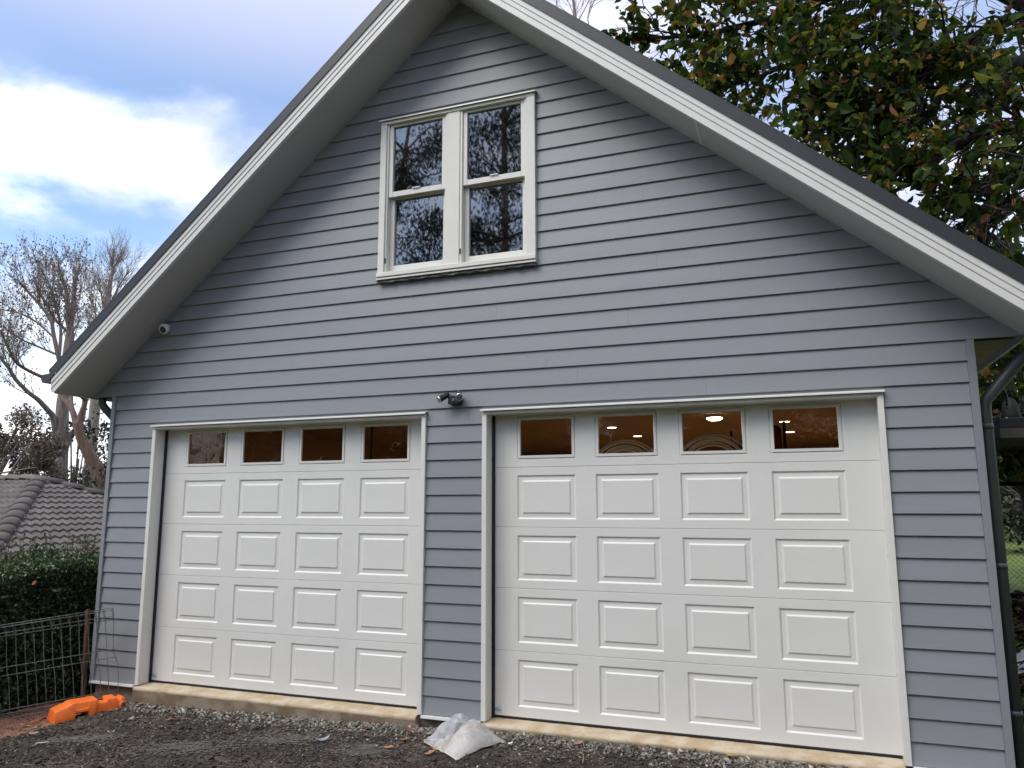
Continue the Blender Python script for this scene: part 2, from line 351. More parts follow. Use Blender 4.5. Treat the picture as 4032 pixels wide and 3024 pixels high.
def board(k):
    zc = .15*k; zt = zc+.152
    def xl(z): return 0.0 if k < 19 else XC-(ZA-z)/SL
    def xr(z): return 7.824 if k < 19 else XC+(ZA-z)/SL
    zt = min(zt, ZA-.004)
    bx = sorted({a for h in HOLES if h[2] < zt and h[3] > zc for a in h[:2]})
    cols = []
    edges = [None]+bx+[None]
    for a, b in zip(edges[:-1], edges[1:]):
        za, zb = zc, zt; dead = False
        mid = ((a if a is not None else b-.1 if b is not None else XC)+(b if b is not None else a+.1 if a is not None else XC))/2
        for h in HOLES:
            if h[0] < mid < h[1] and h[2] < zt and h[3] > zc:
                if h[2] <= zc and h[3] >= zt: dead = True
                elif h[2] <= zc: za = h[3]
                else: zb = h[2]
        if zb-za < .004: dead = True
        cols.append(None if dead else (a, b, za, zb))
    runs, cur = [], []
    for c in cols:
        if c is None:
            if cur: runs.append(cur); cur = []
        else: cur.append(c)
    if cur: runs.append(cur)
    out = []
    for r in runs:
        js = [j for j in JOINTS.get(k, []) if (r[0][0] is None or j > r[0][0]+.3) and (r[-1][1] is None or j < r[-1][1]-.3)]
        cur = []
        for (a, b, za, zb) in r:
            for j in [j for j in js if (a is None or j > a) and (b is None or j < b)]:
                cur.append((a, j-.0005, za, zb)); out.append(cur); cur = []; a = j+.0005
            cur.append((a, b, za, zb))
        out.append(cur)
    for r in out:
        V, F = [], []
        for (a, b, za, zb) in r:
            q = len(V); yf = lambda z: .016*(z-zc)/.15
            ch = .003 if za == zc else 0
            A = lambda z: xl(z) if a is None else a
            B = lambda z: xr(z) if b is None else b
            V += [(A(za), yf(za)+ch*.8, za), (B(za), yf(za)+ch*.8, za), (B(za), yf(za), za+ch), (A(za), yf(za), za+ch), (B(zb), yf(zb), zb), (A(zb), yf(zb), zb),
                  (A(za), .022, za), (B(za), .022, za), (B(zb), .022, zb), (A(zb), .022, zb)]
            F += [tuple(i+q for i in f) for f in ((0, 1, 2, 3), (3, 2, 4, 5), (6, 7, 1, 0), (5, 4, 8, 9), (7, 6, 9, 8), (1, 7, 8, 4, 2), (6, 0, 3, 5, 9))]
        G(mk('weatherboard', V, F, m_clad))
for k in range(43): board(k)
for a, b in ((-.05, -.001), (7.825, 7.874)): G(box('corner_board', a, b, -.014, .06, -.004, 2.848, m_corner, None, .002))
for a, b in ((-.03, .535), (3.645, 4.175), (7.285, 7.86)): G(prism('base_flashing', [(a, -.022), (b, -.022), (b, -.004), (a, -.004)], -.034, .02, m_flash))
# framing behind the boards
G(boxes('wall_frame', [(-.04, .565, .026, .11, 0, 2.85), (3.615, 4.205, .026, .11, 0, 2.85), (7.255, 7.865, .026, .11, 0, 2.85), (.565, 3.615, .026, .11, 2.5, 2.85), (4.205, 7.255, .026, .11, 2.5, 2.85)], m_dark))
gz = lambda x: ZA-SL*abs(x-XC)-.01
G(prism('gable_frame', [(-.29, 2.852), (3.16, 2.852), (3.16, gz(3.16)), ], .026, .1, m_dark))
G(prism('gable_frame', [(4.64, 2.852), (8.13, 2.852), (4.64, gz(4.64))], .026, .1, m_dark))
G(prism('gable_frame', [(3.162, 2.852), (4.638, 2.852), (4.638, 3.80), (3.162, 3.80)], .026, .1, m_dark))
G(prism('gable_frame', [(3.162, 5.33), (4.638, 5.33), (4.638, gz(4.638)), (XC, gz(XC)), (3.162, gz(3.162))], .026, .1, m_dark))
# side and back walls (lapped)
DEP = 8.0
def lap_wall(name, x, sgn):
    prof = []
    for k in range(19): prof += [(0, .15*k), (.016, .15*k+.15)]
    V = [(x-sgn*a, y, z) for y in (.06, DEP) for a, z in prof]; n = len(prof)
    return G(mk(name, V, [(i, i+1, n+i+1, n+i) for i in range(n-1)], m_clad))
lap_wall('side_wall', -.03, -1); lap_wall('side_wall', 7.855, 1)
G(boxes('interior_lining', [(.02, .03, .11, DEP-.1, 0, 2.70), (7.79, 7.80, .11, DEP-.1, 0, 2.70), (.03, 7.79, DEP-.11, DEP-.1, 0, 2.70), (.02, 7.80, .11, DEP-.1, 2.70, 2.72)], m_int))
G(boxes('back_wall', [(-.03, 7.855, DEP-.05, DEP, -.3, 2.85)], m_clad))
G(prism('back_gable', [(-.3, 2.852), (8.14, 2.852), (XC, ZA-.02)], DEP-.05, DEP, m_clad))
G(boxes('loft_room', [(2.2, 2.22, .12, 4, 2.9, 5.0), (5.6, 5.62, .12, 4, 2.9, 5.0), (2.2, 5.62, 4.0, 4.02, 2.9, 5.4), (2.2, 5.62, .12, 4, 2.86, 2.88)], m_dark))
# slab and sills
G(boxes('slab', [(-.01, 7.835, .03, DEP, -.7, -.03)], m_concface))
def sill(x0, x1):
    prof = [(.4, -.003), (.10, -.003), (-.012, -.011), (-.028, -.015), (-.038, -.024), (-.041, -.036), (-.036, -.046), (-.036, -.5)]
    nS = 60; V, F = [], []
    r_ = random.Random(3)
    for i in range(nS+1):
        x = x0+(x1-x0)*i/nS
        for j, (y, z) in enumerate(prof): V.append((x, y+(r_.uniform(-.003, .003) if 2 < j < 6 else 0), z+(r_.uniform(-.0015, .0015) if 0 < j < 6 else 0)))
    n = len(prof)
    for i in range(nS):
        for j in range(n-1): F.append((i*n+j, i*n+j+1, (i+1)*n+j+1, (i+1)*n+j))
    F += [tuple(range(n)), tuple(range(nS*n+n-1, nS*n-1, -1))]
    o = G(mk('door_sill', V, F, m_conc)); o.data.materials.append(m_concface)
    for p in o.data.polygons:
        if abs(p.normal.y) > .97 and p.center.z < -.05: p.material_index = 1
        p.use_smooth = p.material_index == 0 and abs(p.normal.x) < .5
    o.data.update()
sill(.545, 3.60); sill(4.185, 7.24)
# door trims
def opening(x0, x1):
    G(box('door_jamb', x0, x0+.042, -.018, .155, -.002, 2.478, m_white, None, .002))
    G(box('door_jamb', x1-.04, x1, -.018, .155, -.002, 2.478, m_white, None, .002))
    G(box('door_head', x0, x1, -.018, .155, 2.479, 2.502, m_white, None, .002))
    V = [(x, y, z) for x in (x0-.008, x1+.008) for y, z in ((.018, 2.530), (-.040, 2.519), (-.045, 2.515), (-.045, 2.504), (-.041, 2.504), (-.041, 2.513), (.018, 2.524))]
    G(mk('head_flashing', V, [(i, (i+1) % 7, (i+1) % 7+7, i+7) for i in range(7)]+[tuple(range(6, -1, -1)), tuple(range(7, 14))], m_white))
    for z in (.55, 1.35, 2.1):
        for x, s in ((x0+.042, 1), (x1-.04, -1)): G(lathe('screw', [(.004, 0), (.003, .002)], (s, 0, 0), (x, .10, z), m_pipe, None, 8))
opening(.54, 3.642); opening(4.178, 7.28)

# ------------------------------------------------------------------ sectional doors
PW, PH = .2585, .184
def rings(rs, fill=True):
    V, F = [], []
    for ins, y in rs:
        a, b = PW-ins, PH-ins; V += [(-a, y, -b), (a, y, -b), (a, y, b), (-a, y, b)]
    for k in range(len(rs)-1):
        for i in range(4): F.append((4*k+i, 4*k+(i+1) % 4, 4*k+4+(i+1) % 4, 4*k+4+i))
    if fill: k = 4*(len(rs)-1); F.append((k, k+1, k+2, k+3))
    return V, F
me_panel = mesh('raised_panel', *rings([(0, 0), (.003, .001), (.013, .0105), (.016, .011), (.043, .009), (.047, .0078), (.055, .002), (.058, .001)]), m_door)
me_wfr = mesh('window_frame', *rings([(0, 0), (.005, .006), (.009, .006), (.011, -.004), (.030, -.005), (.034, .012)], False), m_door)
me_pane = mesh('window_pane', boxv(-PW+.03, PW-.03, .009, .013, -PH+.03, PH-.03), BF, m_dglass)
DY = .135
def sectional(x0, x1, c0):
    door = sub('garage_door')
    cs = [c0+.6835*i for i in range(4)]
    for i in range(5):
        z0 = .03+.5*i; z1 = z0+.5; zc = z0+.25; z0 = .016 if i == 0 else z0
        xb = [x0]+[v for c in cs for v in (c-PW, c+PW)]+[x1]; zb = [z0+.0035, zc-PH, zc+PH, z1-.0035]
        V, F = [], []
        def q(a, b, c, d): k = len(V); V.extend((a, b, c, d)); F.append((k, k+1, k+2, k+3))
        for a in range(len(xb)-1):
            for b in range(3):
                if b == 1 and a % 2 == 1: continue
                q((xb[a], DY, zb[b]), (xb[a+1], DY, zb[b]), (xb[a+1], DY, zb[b+1]), (xb[a], DY, zb[b+1]))
        q((x0, DY+.006, z0), (x1, DY+.006, z0), (x1, DY, zb[0]), (x0, DY, zb[0]))
        q((x0, DY, zb[3]), (x1, DY, zb[3]), (x1, DY+.006, z1), (x0, DY+.006, z1))
        q((x0, DY+.04, z0), (x1, DY+.04, z0), (x1, DY+.006, z0), (x0, DY+.006, z0))
        mk('door_section', V, F, m_door, door)
        for c in cs:
            if i < 4: link('raised_panel', me_panel, door, (c, DY, zc))
            else:
                link('window_frame', me_wfr, door, (c, DY, zc)); link('window_pane', me_pane, door, (c, DY, zc))
    box('bottom_seal', x0, x1, DY-.003, DY+.03, -.002, .019, m_rubber, door, .004)
    box('side_seal', x0+.018, x0+.046, DY-.022, DY-.002, .0, 2.478, m_rubber, door, .003)
    # small maker's sticker in the bottom corner: a square mark and two lines too blurred to read
    sx = x0+.034
    st_ = box('sticker', sx, sx+.072, DY-.0015, DY-.0003, .036, .084, mat('sticker_paper', (.50, .56, .64), .4), door)
    boxes('sticker_print', [(sx+.004, sx+.016, DY-.0024, DY-.0016, .054, .070), (sx+.022, sx+.050, DY-.0024, DY-.0016, .064, .070), (sx+.022, sx+.066, DY-.0024, DY-.0016, .053, .059)], mat('sticker_ink', (.12, .17, .26), .5), door)
    return door
sectional(.556, 3.636, 1.1085); sectional(4.196, 7.268, 4.698)

# ------------------------------------------------------------------ gable window
win = sub('gable_window')
for a, b in ((3.125, 3.188), (4.598, 4.677)): box('casing', a, b, -.034, .02, 3.795, 5.303, m_winpaint, win, .003)
box('casing', 3.125, 4.677, -.034, .02, 5.304, 5.338, m_winpaint, win, .003)
V = [(x, y, z) for x in (3.112, 4.690) for y, z in ((.016, 5.356), (-.052, 5.346), (-.055, 5.332), (-.051, 5.332), (-.048, 5.341), (.016, 5.349))]
mk('window_flashing', V, [(i, (i+1) % 6, (i+1) % 6+6, i+6) for i in range(6)]+[tuple(range(5, -1, -1)), tuple(range(6, 12))], m_winpaint, win)
box('sill', 3.120, 4.682, -.050, .11, 3.795, 3.838, m_winpaint, win, .004)
box('apron', 3.120, 4.682, -.042, .02, 3.770, 3.788, m_winpaint, win, .002)
mk('lead_flashing', [(3.118+i*.0522, -.028-.016*(i % 2)*(.4+.6*((i*7) % 5)/5), 3.738+.006*((i*5) % 3)) for i in range(31)]+[(3.118+i*.0522, -.024, 3.772) for i in range(31)], [(i, i+1, i+32, i+31) for i in range(30)], m_roof, win)
for a, b in ((3.189, 3.205), (3.80, 3.822), (3.95, 3.972), (4.575, 4.597)): box('jamb', a, b, -.016, .12, 3.838, 5.303, m_winpaint, win, .002)
box('mullion', 3.823, 3.949, -.024, .10, 3.838, 5.303, m_winpaint, win, .003)
def sash(xa, xb, za, zb, y, st, rail_t, rail_b):
    s = None
    box('sash_stile', xa, xa+st, y-.02, y+.02, za, zb, m_winpaint, win, .003); box('sash_stile', xb-st, xb, y-.02, y+.02, za, zb, m_winpaint, win, .003)
    box('sash_rail', xa+st, xb-st, y-.019, y+.019, zb-rail_t, zb, m_winpaint, win, .003); box('sash_rail', xa+st, xb-st, y-.019, y+.019, za, za+rail_b, m_winpaint, win, .003)
    box('glass_pane', xa+st-.004, xb-st+.004, y+.004, y+.008, za+rail_b-.004, zb-rail_t+.004, m_pane, win)
for xa, xb in ((3.206, 3.799), (3.973, 4.574)):
    sash(xa, xb, 4.578, 5.302, .02, .040, .022, .052)
    sash(xa, xb, 3.845, 4.620, .066, .042, .05, .075)
for x in (3.50, 4.28): box('sash_lift', x-.04, x+.04, -.012, .0, 4.628, 4.640, m_winpaint, win, .002)
for x in (3.197, 3.961): box('catch', x-.006, x+.006, -.020, -.016, 3.93, 3.98, m_rubber, win)

# ------------------------------------------------------------------ roof
roof = sub('roof')
OV = -.48
def rx(s, d): return XC+s*d
def rz(d, o=0): return ZA-SL*d+o
for s in (-1, 1):
    def P(d, o): return (rx(s, d), rz(d, o))
    DE = 4.282
    # barge: three stepped strips with recessed grooves, one board
    prof = [(-.012, -.476), (.044, -.476), (.049, -.4745), (.054, -.479), (.058, -.482), (.096, -.482), (.101, -.4805), (.106, -.485), (.110, -.488), (.165, -.488)]
    V, F = [], []
    for (o, y) in prof:
        d1 = min(DE, (ZA+o-2.852)/SL)
        V += [(rx(s, 0), y, rz(0, o)), (rx(s, d1), y, rz(d1, o)), (rx(s, DE), y, max(rz(DE, o), 2.852))]
    n = len(prof)
    for k in range(n-1):
        for i in range(2): F.append((3*k+i, 3*k+i+1, 3*k+4+i, 3*k+3+i))
    kb = len(V); V += [(rx(s, 0), -.440, rz(0, -.012)), (rx(s, (ZA-.012-2.852)/SL), -.44, 2.852), (rx(s, DE), -.44, 2.852), (rx(s, DE), -.44, rz(DE, .165)), (rx(s, 0), -.44, rz(0, .165))]
    F += [(0, 1, kb+1, kb), (1, 2, kb+2, kb+1), (2, kb+2, kb+3, 3*(n-1)+2), tuple(kb+i for i in range(5))]
    mk('barge_board', V, F, m_barge, roof)
    prism('barge_cap', [P(0, .160), P(DE+.02, .160), P(DE+.02, .272), P(0, .272)], -.498, -.494, m_roof, roof)
    prism('barge_cap_top', [P(0, .262), P(DE+.03, .262), P(DE+.03, .276), P(0, .276)], -.499, -.30, m_roof, roof)
    # corrugated roof sheet
    V, F = [], []; ny_ = 220
    for i in range(ny_+1):
        y = -.42+(DEP+.84)*i/ny_; h = .012*(1 if i % 4 in (0, 1) else 0)
        V += [(rx(s, .0), y, rz(0, .235+h)), (rx(s, DE+.09), y, rz(DE+.09, .235+h))]
    for i in range(ny_): F.append((2*i, 2*i+1, 2*i+3, 2*i+2))
    mk('roof_sheet', V, F, m_roof, roof)
    # raked soffit in sheets with a joiner strip between them
    cuts = [0, 2.175, DE-.036] if s > 0 else [0, .06, DE-.036]
    for a, b in zip(cuts[:-1], cuts[1:]): prism('soffit_panel', [P(a+.002, 0), P(b-.002, 0), P(b-.002, .008), P(a+.002, .008)], -.442, .02, m_soffit, roof)
    c = cuts[1]
    if s > 0: prism('soffit_joiner', [P(c-.010, -.003), P(c+.010, -.003), P(c+.010, -.0005), P(c-.010, -.0005)], -.44, .0, m_barge, roof)
    # eave: flat soffit, fascia, gutter
    xw = -.05 if s < 0 else 7.874
    xe = rx(s, 4.25)
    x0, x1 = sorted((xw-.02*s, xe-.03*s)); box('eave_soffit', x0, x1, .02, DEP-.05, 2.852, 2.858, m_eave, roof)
    x0, x1 = sorted((rx(s, DE), rx(s, DE-.02))); box('fascia', x0, x1, -.44, DEP, 2.84, 2.955, m_barge, roof)
    gx = rx(s, DE)
    pr = [(0, .095), (0, .0), (.105, .0), (.128, .03), (.128, .072), (.138, .082), (.132, .088), (.122, .076), (.120, .034), (.100, .008), (.008, .008), (.008, .095)]
    V = [(gx+s*a, y, 2.947+z) for y in (-.497, DEP+.4) for a, z in pr]; n = len(pr)
    mk('gutter', V, [(i, (i+1) % n, n+(i+1) % n, n+i) for i in range(n)], m_roof, roof)
    pe = [(gx+s*a, 2.947+z) for a, z in ((0, .095), (0, 0), (.105, 0), (.128, .03), (.128, .072), (.138, .084))]
    prism('gutter_end', pe, -.4965, -.4945, m_roof, roof)
tube('ridge_cap', [(XC, -.498, ZA+.25), (XC, DEP+.4, ZA+.25)], .05, m_roof, roof, 10)
# downpipes
def downpipe(pts, name='downpipe'):
    o = tube(name, smooth_path(pts, 1), .041, m_pipe, None, 16); G(o); return o
dp = downpipe([(7.932, .15, -.3), (7.932, .15, 2.395), (7.945, .15, 2.44), (8.19, .15, 2.73), (8.27, .15, 2.80), (8.29, .15, 2.97)])
for z in (.35, 1.30, 2.25): c = tube('pipe_collar', [(7.932, .15, z-.02), (7.932, .15, z+.02)], .0435, m_pipe, dp, 16); 
downpipe([(-.27, .06, 2.97), (-.27, .06, 2.80), (-.25, .08, 2.75), (-.115, .20, 2.55), (-.105, .21, 2.5), (-.105, .21, -.4)])

# ------------------------------------------------------------------ fittings on the facade
sp_ = props(empty('security_camera', (.62, .004, 3.525)), 'small white dome security camera under the left roof slope', 'camera')
m_wpl = mat('white_plastic', (.72, .72, .72), .35); m_lens = mat('lens_glass', (.01, .014, .022), .08, spec=.8)
dvec = Vector((.10, -.9, -.42)).normalized()
lathe('mount', [(.046, 0), (.046, .018), (.040, .026)], (0, -1, 0), (0, .0, 0), m_wpl, sp_, 24)
lathe('housing', [(.035, -.012), (.050, .0), (.056, .02), (.055, .036), (.049, .044), (.034, .045)], dvec, Vector((0, -.022, 0)), m_wpl, sp_, 24)
lathe('lens', [(.034, .0452), (.034, .0462), (.018, .051), (.004, .053)], dvec, Vector((0, -.022, 0)), m_lens, sp_, 24)

fl = props(empty('floodlight', (3.925, .006, 2.617)), 'black twin-head sensor floodlight between the garage doors', 'floodlight')
m_blk = mat('black_plastic', (.012, .013, .017), .4); m_chr = mat('chrome', (.85, .85, .85), .18, metal=1)
m_fl = mat('diffuser', (.16, .17, .17), .25)
link('body', bevel_mesh('body', boxv(-.045, .062, -.075, .0, -.042, .035), BF, m_blk, .006, 2), fl)
link('sensor_window', bevel_mesh('sensor_window', boxv(-.006, .02, -.080, -.0755, -.018, .006), BF, mat('sensor_lens', (.16, .16, .18), .3), .002), fl)
for s, d, o in ((-1, Vector((-.62, -.62, -.50)), Vector((-.050, -.06, .042))), (1, Vector((.42, -.78, -.46)), Vector((.045, -.05, .052)))):
    d = d.normalized()
    h = lathe('lamp_head', [(.016, -.008), (.024, 0), (.026, .03), (.029, .085), (.031, .09)], d, o, m_blk, fl, 20)
    lathe('rim', [(.031, .0905), (.033, .093), (.033, .100), (.028, .102)], d, o, m_chr, h, 20)
    lathe('lens', [(.0275, .1025), (.026, .1030), (.001, .1035)], d, o, m_fl, h, 20)
    tube('knuckle', [tuple(o), (s*.02+.005, -.04, .025)], .010, m_blk, fl, 8)

# ------------------------------------------------------------------ things inside the garage, seen through the door windows
def downlight(x, y, lab):
    d = props(empty('downlight', (x, y, 2.70)), lab, 'downlight', 'ceiling downlights inside the garage')
    lathe('rim', [(.075, 0), (.075, -.006), (.06, -.008)], (0, 0, 1), (0, 0, 0), m_wpl, d, 18)
    lathe('diffuser', [(.058, -.0085), (.05, -.0095), (.001, -.010)], (0, 0, 1), (0, 0, 0), m_lam, d, 18)
    l = bpy.data.lights.new('lamp', 'AREA'); l.shape = 'DISK'; l.size = .1; l.energy = 52; l.color = (1, .86, .66)
    lo = bpy.data.objects.new('lamp', l); COL.objects.link(lo); lo.parent = d; lo.location = (0, 0, -.02)
downlight(4.458, 3.64, 'warm ceiling downlight, left of two in the second window of the right door')
downlight(4.517, 5.02, 'warm ceiling downlight, right of two in the second window of the right door')
downlight(6.556, 3.71, 'warm ceiling downlight, upper one in the last window of the right door')
downlight(6.60, 5.16, 'warm ceiling downlight, lower one in the last window of the right door')
pl_ = props(empty('pendant_lamp', (5.835, 2.75, 2.70)), 'bright round ceiling lamp in the third window of the right door', 'lamp')
lathe('base', [(.09, 0), (.09, -.03)], (0, 0, 1), (0, 0, 0), m_wpl, pl_, 20)
lathe('shade', [(.085, -.031), (.085, -.042), (.06, -.058), (.01, -.062)], (0, 0, 1), (0, 0, 0), m_lam, pl_, 20)
m_coil = mat('conduit', (.78, .79, .80), .4)
def coil(x, z, r0, nr, lab, y=.55):
    e = props(empty('conduit_coil', (x, y, z)), lab, 'conduit coil')
    rr = random.Random(int(x*10))
    for i in range(nr):
        r = r0+.022*i+rr.uniform(-.004, .004); ox = rr.uniform(-.01, .01)
        P = [(ox+r*math.cos(t)*1.15, .012*(i % 3)+rr.uniform(-.002, .002), r*math.sin(t)) for t in np.linspace(0, 2*math.pi, 36)]
        tube('loop', P, .010, m_coil, e, 6, caps=False)
coil(5.287, 2.008, .172, 5, 'coil of white conduit behind the second window of the right door')
coil(6.02, 2.033, .172, 5, 'coil of white conduit behind the third window of the right door')
rk = props(empty('tool_rack', (6.12, 1.75, 0)), 'dark tool rack silhouetted between the last two windows of the right door', 'rack')
boxes('frame', [(-.05, -.02, 0, .03, 0, 2.42), (.44, .47, 0, .03, 0, 2.5), (-.05, .47, 0, .3, 1.9, 1.93), (-.05, .47, 0, .3, 1.0, 1.03)], m_dark, rk)
link('bag', bevel_mesh('bag', boxv(-.02, .26, .02, .26, 1.932, 2.30), BF, m_dark, .06, 3), rk)
link('jacket', bevel_mesh('jacket', boxv(.22, .43, .0, .22, 1.932, 2.47), BF, mat('red_cloth', (.16, .02, .015), .8, col2=(.015, .015, .02), vscale=9), .05, 3), rk)
box('shelf_post', 0, .02, 0, .02, 0, 2.6, m_dark, None)
po = bpy.data.objects['shelf_post']; po.name = 'timber_prop'; po.location = (2.36, 1.2, 0); props(po, 'thin upright timber prop behind the third window of the left door', 'prop')

# ------------------------------------------------------------------ orange fence foot
m_or = mat('orange_plastic', (.92, .19, .022), .45, col2=(.80, .15, .025), vscale=6, bump=.15, bscale=30)
fb = props(empty('fence_foot', (.405, -.405, -.20)), 'orange plastic temporary fence foot lying on the gravel edge', 'fence foot')
fb.rotation_euler = (R(3.5), 0, math.atan2(.52, .24))
def foot():
    # stations along the length: (s, top z, half width bottom, half width top, near bottom z)
    S = [(-.312, .030, .100, .070, 0), (-.296, .102, .112, .082, 0), (-.215, .128, .116, .086, 0), (-.205, .128, .116, .086, 0), (-.168, .150, .116, .080, 0), (-.140, .154, .116, .078, .0),
         (-.132, .154, .106, .076, .070), (-.03, .154, .106, .076, .070), (-.022, .154, .114, .078, 0), (.03, .156, .114, .078, 0), (.045, .156, .106, .078, 0), (.058, .122, .098, .078, 0), (.13, .118, .098, .078, 0),
         (.14, .142, .102, .074, 0), (.215, .140, .102, .072, 0), (.226, .118, .100, .072, 0), (.255, .116, .098, .070, 0), (.264, .134, .096, .066, 0), (.292, .126, .088, .060, 0), (.300, .05, .080, .055, 0)]
    V, F = [], []
    for s, zt, hb, ht, zb in S:
        V += [(s, -hb, zb), (s, -hb+.004, zb+(zt-zb)*.30), (s, -hb*.86, zt*.62 if zb == 0 else max(zb+.02, zt*.62)), (s, -ht, zt*.95), (s, -ht+.014, zt), (s, ht-.014, zt), (s, ht, zt*.95), (s, hb*.9, zt*.6), (s, hb, 0)]
    n = 9
    for k in range(len(S)-1):
        for i in range(n): F.append((k*n+i, k*n+(i+1) % n, (k+1)*n+(i+1) % n, (k+1)*n+i))
    F += [tuple(range(n-1, -1, -1)), tuple(range((len(S)-1)*n, len(S)*n))]
    me = mesh('shell', V, F, m_or); bm = bmesh.new(); bm.from_mesh(me); bmesh.ops.recalc_face_normals(bm, faces=bm.faces)
    bmesh.ops.bevel(bm, geom=[e for e in bm.edges if len(e.link_faces) == 2 and e.calc_face_angle(0) > .45], offset=.0045, segments=2, affect='EDGES', profile=.6)
    bm.to_mesh(me); bm.free(); me.polygons.foreach_set('use_smooth', [True]*len(me.polygons)); me.set_sharp_from_angle(angle=.5); return me
link('shell', foot(), fb)
for x in (-.085, .005, .10):
    link('slot', bevel_mesh('slot', boxv(x-.024, x+.024, -.008+.012, .008+.012, .10, (.1486 if x < .05 else .1285)+.002), BF, m_dark, .003), fb)
lathe('plug', [(.036, 0), (.036, .014), (.030, .018)], (.35, -1, .25), (.268, -.082, .068), m_or, fb, 20)
lathe('plug_cap', [(.024, .0182), (.022, .020), (.001, .020)], (.35, -1, .25), (.268, -.082, .068), mat('plug_grey', (.10, .09, .06), .7), fb, 20)

# ------------------------------------------------------------------ roll-top mesh fence
m_galv = mat('galvanised_wire', (.20, .21, .205), .5, metal=.5, var=.2)
E0 = Vector((.405, -.065, -.135)); E1 = Vector((-.400, -.650, -.262)); ud = (E1-E0).normalized()
fn = Vector((-ud.y, ud.x, 0)).normalized(); 
if fn.y > 0: fn = -fn                       # towards the drive
vd = ud.cross(fn); vd = vd if vd.z > 0 else -vd; vd.normalize()
mf = props(empty('mesh_fence', tuple(E0)), 'galvanised roll-top wire mesh fence panel in front of the hedge', 'fence')
def fp(u, v, n=0): return tuple(ud*u+vd*v+fn*n)
HF = .875; NV = 27; SPC = .0768
rr = random.Random(8)
for i in range(NV):
    u = i*SPC; k = rr.uniform(-.004, .004); bnd = .02 if i == 0 else .004
    P = [fp(u, 0), fp(u+k, .12), fp(u+k-bnd*.5, .34), fp(u-k+bnd, .46), fp(u, HF-.14), fp(u, HF-.045, .0), fp(u, HF-.012, .024), fp(u, HF-.003, .046), fp(u, HF-.022, .058), fp(u, HF-.078, .03), fp(u, HF-.125, .004)]
    tube('upright_wire', smooth_path(P, 2), .0033, m_galv, mf, 6)
for v, n in ((.012, 0), (.058, .003), (.090, .003), (.40, .003), (.475, .003), (HF-.118, .003), (HF-.083, .03), (HF-.024, .060), (HF-.006, .03)):
    tube('line_wire', [fp(-.004 if v < HF-.1 else 0, v, n), fp(SPC*(NV-1)*.5, v+rr.uniform(-.003, .003), n), fp(SPC*(NV-1)+.01, v, n)], .0034, m_galv, mf, 6)
# leaning timber stake behind the fence
o = tube('timber_stake', [(-.21, .07, -.30), (-.225, .075, .2), (-.245, .08, .66)], [.026, .027, .026], mat('old_timber', (.14, .09, .065), .9, col2=(.08, .05, .04), vscale=20, stretch=(6, 6, .6), bump=.6), None, 5, smooth=False)
props(o, 'weathered brown timber stake behind the mesh fence', 'stake')

# ------------------------------------------------------------------ sand bag in clear plastic
bagE = props(empty('sand_bag', (4.2, -.35, float(g(4.2, -.35)))), 'clear plastic bag half full of sand slumped between the doors', 'bag')
m_sandbag = mat('sand_in_plastic', (.52, .44, .32), .35, col2=(.70, .63, .50), vscale=11, bump=.5, bscale=25, coat=.5)
def clear_plastic(nm, lo, hi):
    global nt
    m = bpy.data.materials.new(nm); m.use_nodes = True; old = nt; nt = m.node_tree; nt.nodes.clear()
    out = N('ShaderNodeOutputMaterial'); tr = N('ShaderNodeBsdfTransparent'); tr.inputs[0].default_value = (.92, .93, .95, 1)
    b = N('ShaderNodeBsdfPrincipled'); b.inputs['Base Color'].default_value = (.70, .72, .76, 1); b.inputs['Roughness'].default_value = .22
    tl = N('ShaderNodeBsdfTranslucent'); tl.inputs[0].default_value = (.8, .82, .85, 1)
    m1 = N('ShaderNodeMixShader'); m1.inputs[0].default_value = .35; L(b.outputs[0], m1.inputs[1]); L(tl.outputs[0], m1.inputs[2])
    t = N('ShaderNodeTexCoord'); f = ramp(noise(t.outputs['Object'], 9, 3, .5), [(.35, (lo,)*3), (.65, (hi,)*3)])
    m2 = N('ShaderNodeMixShader'); L(f, m2.inputs[0]); L(tr.outputs[0], m2.inputs[1]); L(m1.outputs[0], m2.inputs[2]); L(m2.outputs[0], out.inputs[0]); nt = old; return m
m_cp = clear_plastic('clear_plastic', .34, .74)
rb = np.random.default_rng(4)
def vnoise(u, v, seed, f):
    r_ = np.random.default_rng(seed); s = 0
    for k in range(7):
        a, b, c = r_.uniform(-f, f), r_.uniform(-f, f), r_.uniform(0, 6.28); s = s+np.abs(np.sin(a*u+b*v+c))
    return s/7
def patch(A, B, C, D, n=44):
    u, v = np.meshgrid(np.linspace(0, 1, n), np.linspace(0, 1, n), indexing='ij')
    A, B, C, D = (np.array(p) for p in (A, B, C, D))
    xy = (1-u)[..., None]*((1-v)[..., None]*A+v[..., None]*D)+u[..., None]*((1-v)[..., None]*B+v[..., None]*C)
    i = np.arange(n*n).reshape(n, n); F = np.stack([i[:-1, :-1], i[1:, :-1], i[1:, 1:], i[:-1, 1:]], -1).reshape(-1, 4)
    return u, v, xy, F
